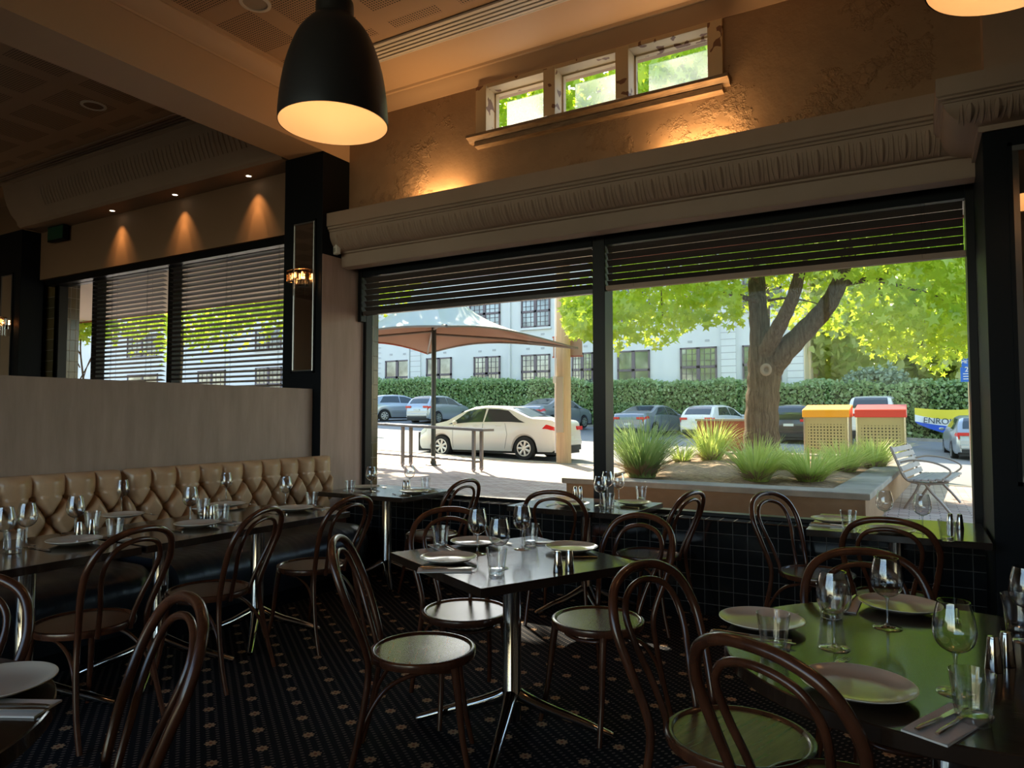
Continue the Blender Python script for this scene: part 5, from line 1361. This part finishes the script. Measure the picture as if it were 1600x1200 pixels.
def car(label, kind, px, py, d, head, L, Wd, Ht, paint, ref='rear', zoff=0.0):
    p = at_d(px, py, d); z = gz(p[0], p[1]) - (.10 if 15.4 < p[1] < 35 else 0)
    t = thing('car', label, 'car', (p[0], p[1], z + zoff), R(head))
    off = {'rear': 0, 'wheel': L * .205}[ref]
    wr_ = .315 * (1.06 if kind == 'suv' else 1); xr_, xf = L * .205, L * .79; ra = wr_ + .045
    tp = np.array(TOPS[kind]); belt = np.array([(0, .45), (.01, .60), (.06, .655), (.3, .665), (.6, .645), (.76, .62), (.92, .55), (.98, .45), (1, .36)])
    wdt = np.array([(0, .80), (.02, .90), (.08, .965), (.25, 1), (.72, 1), (.90, .95), (.97, .84), (1, .70)])
    hw = Wd / 2
    def ring(u):
        x = u * L; w = np.interp(u, wdt[:, 0], wdt[:, 1]) * hw; bt = np.interp(u, belt[:, 0], belt[:, 1]) * Ht; tz = np.interp(u, tp[:, 0], tp[:, 1]) * Ht
        g = np.clip((tz - bt) / (.33 * Ht), 0, 1); wr = w * (.97 - .25 * g)
        zb = .155 * Ht + (.05 if u < .03 or u > .97 else 0)
        for xc in (xr_, xf):
            if abs(x - xc) < ra: zb = max(zb, wr_ + math.sqrt(ra * ra - (x - xc) ** 2) - .02)
        zb = min(zb, bt - .06)
        return [(w * .93, zb), (w * .985, zb + .15 * (bt - zb)), (w * 1.0, zb + .5 * (bt - zb)), (w * .985, zb + .82 * (bt - zb)), (w * .945, bt), (wr, max(bt, tz - .05 * g - .005)), (wr * .86, max(bt, tz - .012)), (wr * .45, tz - .002), (0, tz)]
    us = sorted(set([0, .004, .01, .02, .035] + list(np.linspace(.05, .95, 76)) + [.965, .98, .99, 1]))
    def S3(u, tt, side, o=0.0):
        r_ = ring(u); i = min(int(tt), 7); f = tt - i; y, z_ = r_[i][0] * (1 - f) + r_[i + 1][0] * f, r_[i][1] * (1 - f) + r_[i + 1][1] * f
        if o:
            i2 = r_[i + 1]; i1 = r_[i]; ty, tz = i2[0] - i1[0], i2[1] - i1[1]; l = math.hypot(ty, tz) or 1; ny, nz = tz / l, -ty / l
            e = .01; dzx = (np.interp(min(u + e, 1), tp[:, 0], tp[:, 1]) - np.interp(max(u - e, 0), tp[:, 0], tp[:, 1])) * Ht / (2 * e * L)
            y += ny * o; z_ += nz * o; xo = -dzx * o * max(nz, 0)
        else: xo = 0
        return (u * L - off + xo, side * y, z_)
    b = MB()
    for side in (-1, 1): b.grid(lambda a, c: S3(us[int(round(a * (len(us) - 1)))], c * 8, side), len(us), 9)
    for u in (0, 1):
        r_ = ring(u); vs = [(u * L - off, y, z_) for y, z_ in r_] + [(u * L - off, -y, z_) for y, z_ in r_[::-1][1:]]; b.add(vs, [list(range(len(vs)))])
    b.build('body', paint, t, smooth=35)
    b = MB(); b.box(.05 - off, -hw * .80, .16, L - .05 - off, hw * .80, Ht * .48); b.box(L * .25 - off, -hw * .62, Ht * .4, L * .6 - off, hw * .62, Ht * .6); b.build('underbody', K['trim'], t)
    w1, w2, rwin, fwin = WINS[kind]
    for side in (-1, 1):
        for (a0, a1, b0, b1) in (w1, w2):
            b = MB(); b.grid(lambda a, c: S3((a0 + (a1 - a0) * a) * (1 - c) + (b0 + (b1 - b0) * a) * c, 4.10 + .80 * c, side, .007), 10, 4); b.build('side_window', K['carglass'], t, fixn=False)
    for nm, (a0, a1) in (('rear_window', rwin), ('windscreen', fwin)):
        b = MB()
        for side in (-1, 1): b.grid(lambda a, c: S3(a0 + (a1 - a0) * a, 6.1 + 1.9 * c, side, .008), 8, 6)
        b.build(nm, K['carglass'], t, fixn=False)
    if kind == 'sedan':
        for side in (-1, 1):
            for u in (.335, .487, .70):
                b = MB(); b.tube([S3(u - (.02 if u < .4 else 0) * (1 - abs(2 * k / 10 - 1)), .6 + 3.4 * k / 10, side, .001) for k in range(11)], .005, 4); b.build('door_seam', K['trim'], t)
            for u in (.36, .52):
                b = MB(); b.tube([S3(u + .035 * k / 4, 3.55, side, .012 + .012 * sin(pi * k / 4)) for k in range(5)], .010, 6); b.build('door_handle', paint, t, smooth=60)
    for x in (xr_, xf):
        for side in (-1, 1):
            b = MB(); b.lathe([(.001, -.10), (wr_ * .9, -.10), (wr_, -.08), (wr_, .07), (wr_ * .93, .10), (wr_ * .68, .10), (wr_ * .66, .075), (.001, .07)], 28); wo_ = b.build('wheel', K['tyre'], t, smooth=35)
            wo_.location = (x - off, side * (hw - .115), wr_); wo_.rotation_euler = (R(-90 * side), 0, 0)
            b = MB(); b.lathe([(.001, .092), (.055, .09), (.06, .08), (.001, .08)], 16)
            for k in range(7):
                a = 2 * pi * k / 7; b.tube([(.04 * cos(a), .04 * sin(a), .083), (wr_ * .66 * cos(a), wr_ * .66 * sin(a), .085)], [.03, .042], 6, flat=.3)
            b.lathe([(wr_ * .58, .08), (wr_ * .58, .098), (wr_ * .67, .098), (wr_ * .67, .08)], 28, closed=True)
            b.build('hubcap', K['rim'], wo_, smooth=35)
    zl = .585 * Ht if kind != 'sedan' else .575 * Ht
    for side in (-1, 1):
        b = MB(); y0, y1 = sorted((side * hw * .48, side * hw * .86)); b.obox((-off + .005, (y0 + y1) / 2, zl), (.05, y1 - y0, .10)); b.grid(lambda a, c: S3(.004 + (.085 if kind == 'sedan' else .05) * a * (1 - .25 * c), 3.0 + .85 * c, side, .010), 8, 4); b.build('tail_light', K['redlamp'], t)
        b = MB(); b.grid(lambda a, c: S3(.915 + .06 * a, 3.2 + 1.0 * c, side, .010), 8, 4); b.build('headlight', K['clearlamp'], t, fixn=False)
        b = MB(); b.lathe([(0, -.06), (.05, -.045), (.07, 0), (.055, .04), (0, .055)], 14); o = b.build('wing_mirror', paint, t, smooth=60); o.location = (L * .675 - off, side * (hw + .06), Ht * .67); o.scale = (.8, 1.3, 1)
    b = MB(); b.box(-off - .02, -.19, .46 * Ht - .03, -off - .005, .19, .46 * Ht + .07) if kind != 'sedan' else b.box(-off - .02, -.19, .36 * Ht, -off - .005, .19, .36 * Ht + .10); b.build('number_plate', K['platew'], t)
    b = MB(); b.box(-off - .03, -hw * .74, .17 * Ht, -off + .04, hw * .74, .26 * Ht); b.build('rear_bumper_trim', K['trim'], t, bevel=.01)
    b = MB(); b.box(-off - .035, -hw * .78, .27 * Ht, -off + .04, hw * .78, .36 * Ht); b.build('rear_bumper', paint, t, bevel=.02)
    return t
pw = at_d(818, 712, 18.5); q = pw + np.array([0, .88, 0])
car('white sedan parked at the near kerb behind the bar table', 'sedan', screen_x(q), 712, float((q - _c) @ _f), 180, 4.62, 1.78, 1.47, K['carwhite'], 'wheel')
def far_car(label, kind, px, d, head, L, Wd, Ht, paint, zoff=0.0): car(label, kind, px, 668, d, head, L, Wd, Ht, paint, 'rear', zoff)
far_car('silver blue hatchback parked nose to the hedge behind the umbrella pole', 'hatch', 651, 36.5, 90, 4.05, 1.70, 1.50, K['carsilver'])
far_car('silver car cut off by the left edge of the street window', 'hatch', 569, 38.5, 62, 4.2, 1.75, 1.5, K['carsilver'])
far_car('dark blue sedan half hidden behind the white sedan roof', 'sedan', 823, 33.5, 80, 4.6, 1.8, 1.52, K['cargrey'], .1)
far_car('grey sedan with red tail lights just right of the mullion', 'sedan', 981, 31.6, 82, 4.85, 1.84, 1.47, K['cargrey'])
far_car('white hatchback between the grey sedan and the tree trunk', 'hatch', 1087, 30.6, 80, 4.4, 1.76, 1.50, K['carwhite'])
far_car('black four wheel drive half hidden by the trunk and yellow bin', 'suv', 1232, 27.5, 88, 4.3, 1.8, 1.58, K['carblack'])
far_car('white tall wagon showing only its roof above the two bins', 'suv', 1360, 26.5, 88, 4.7, 1.88, 1.84, K['carwhite'], .15)
car('pale blue hatchback at the right edge of the window', 'hatch', 1543, 715, 21.6, 93, 4.35, 1.80, 1.45, K['carsilver'])
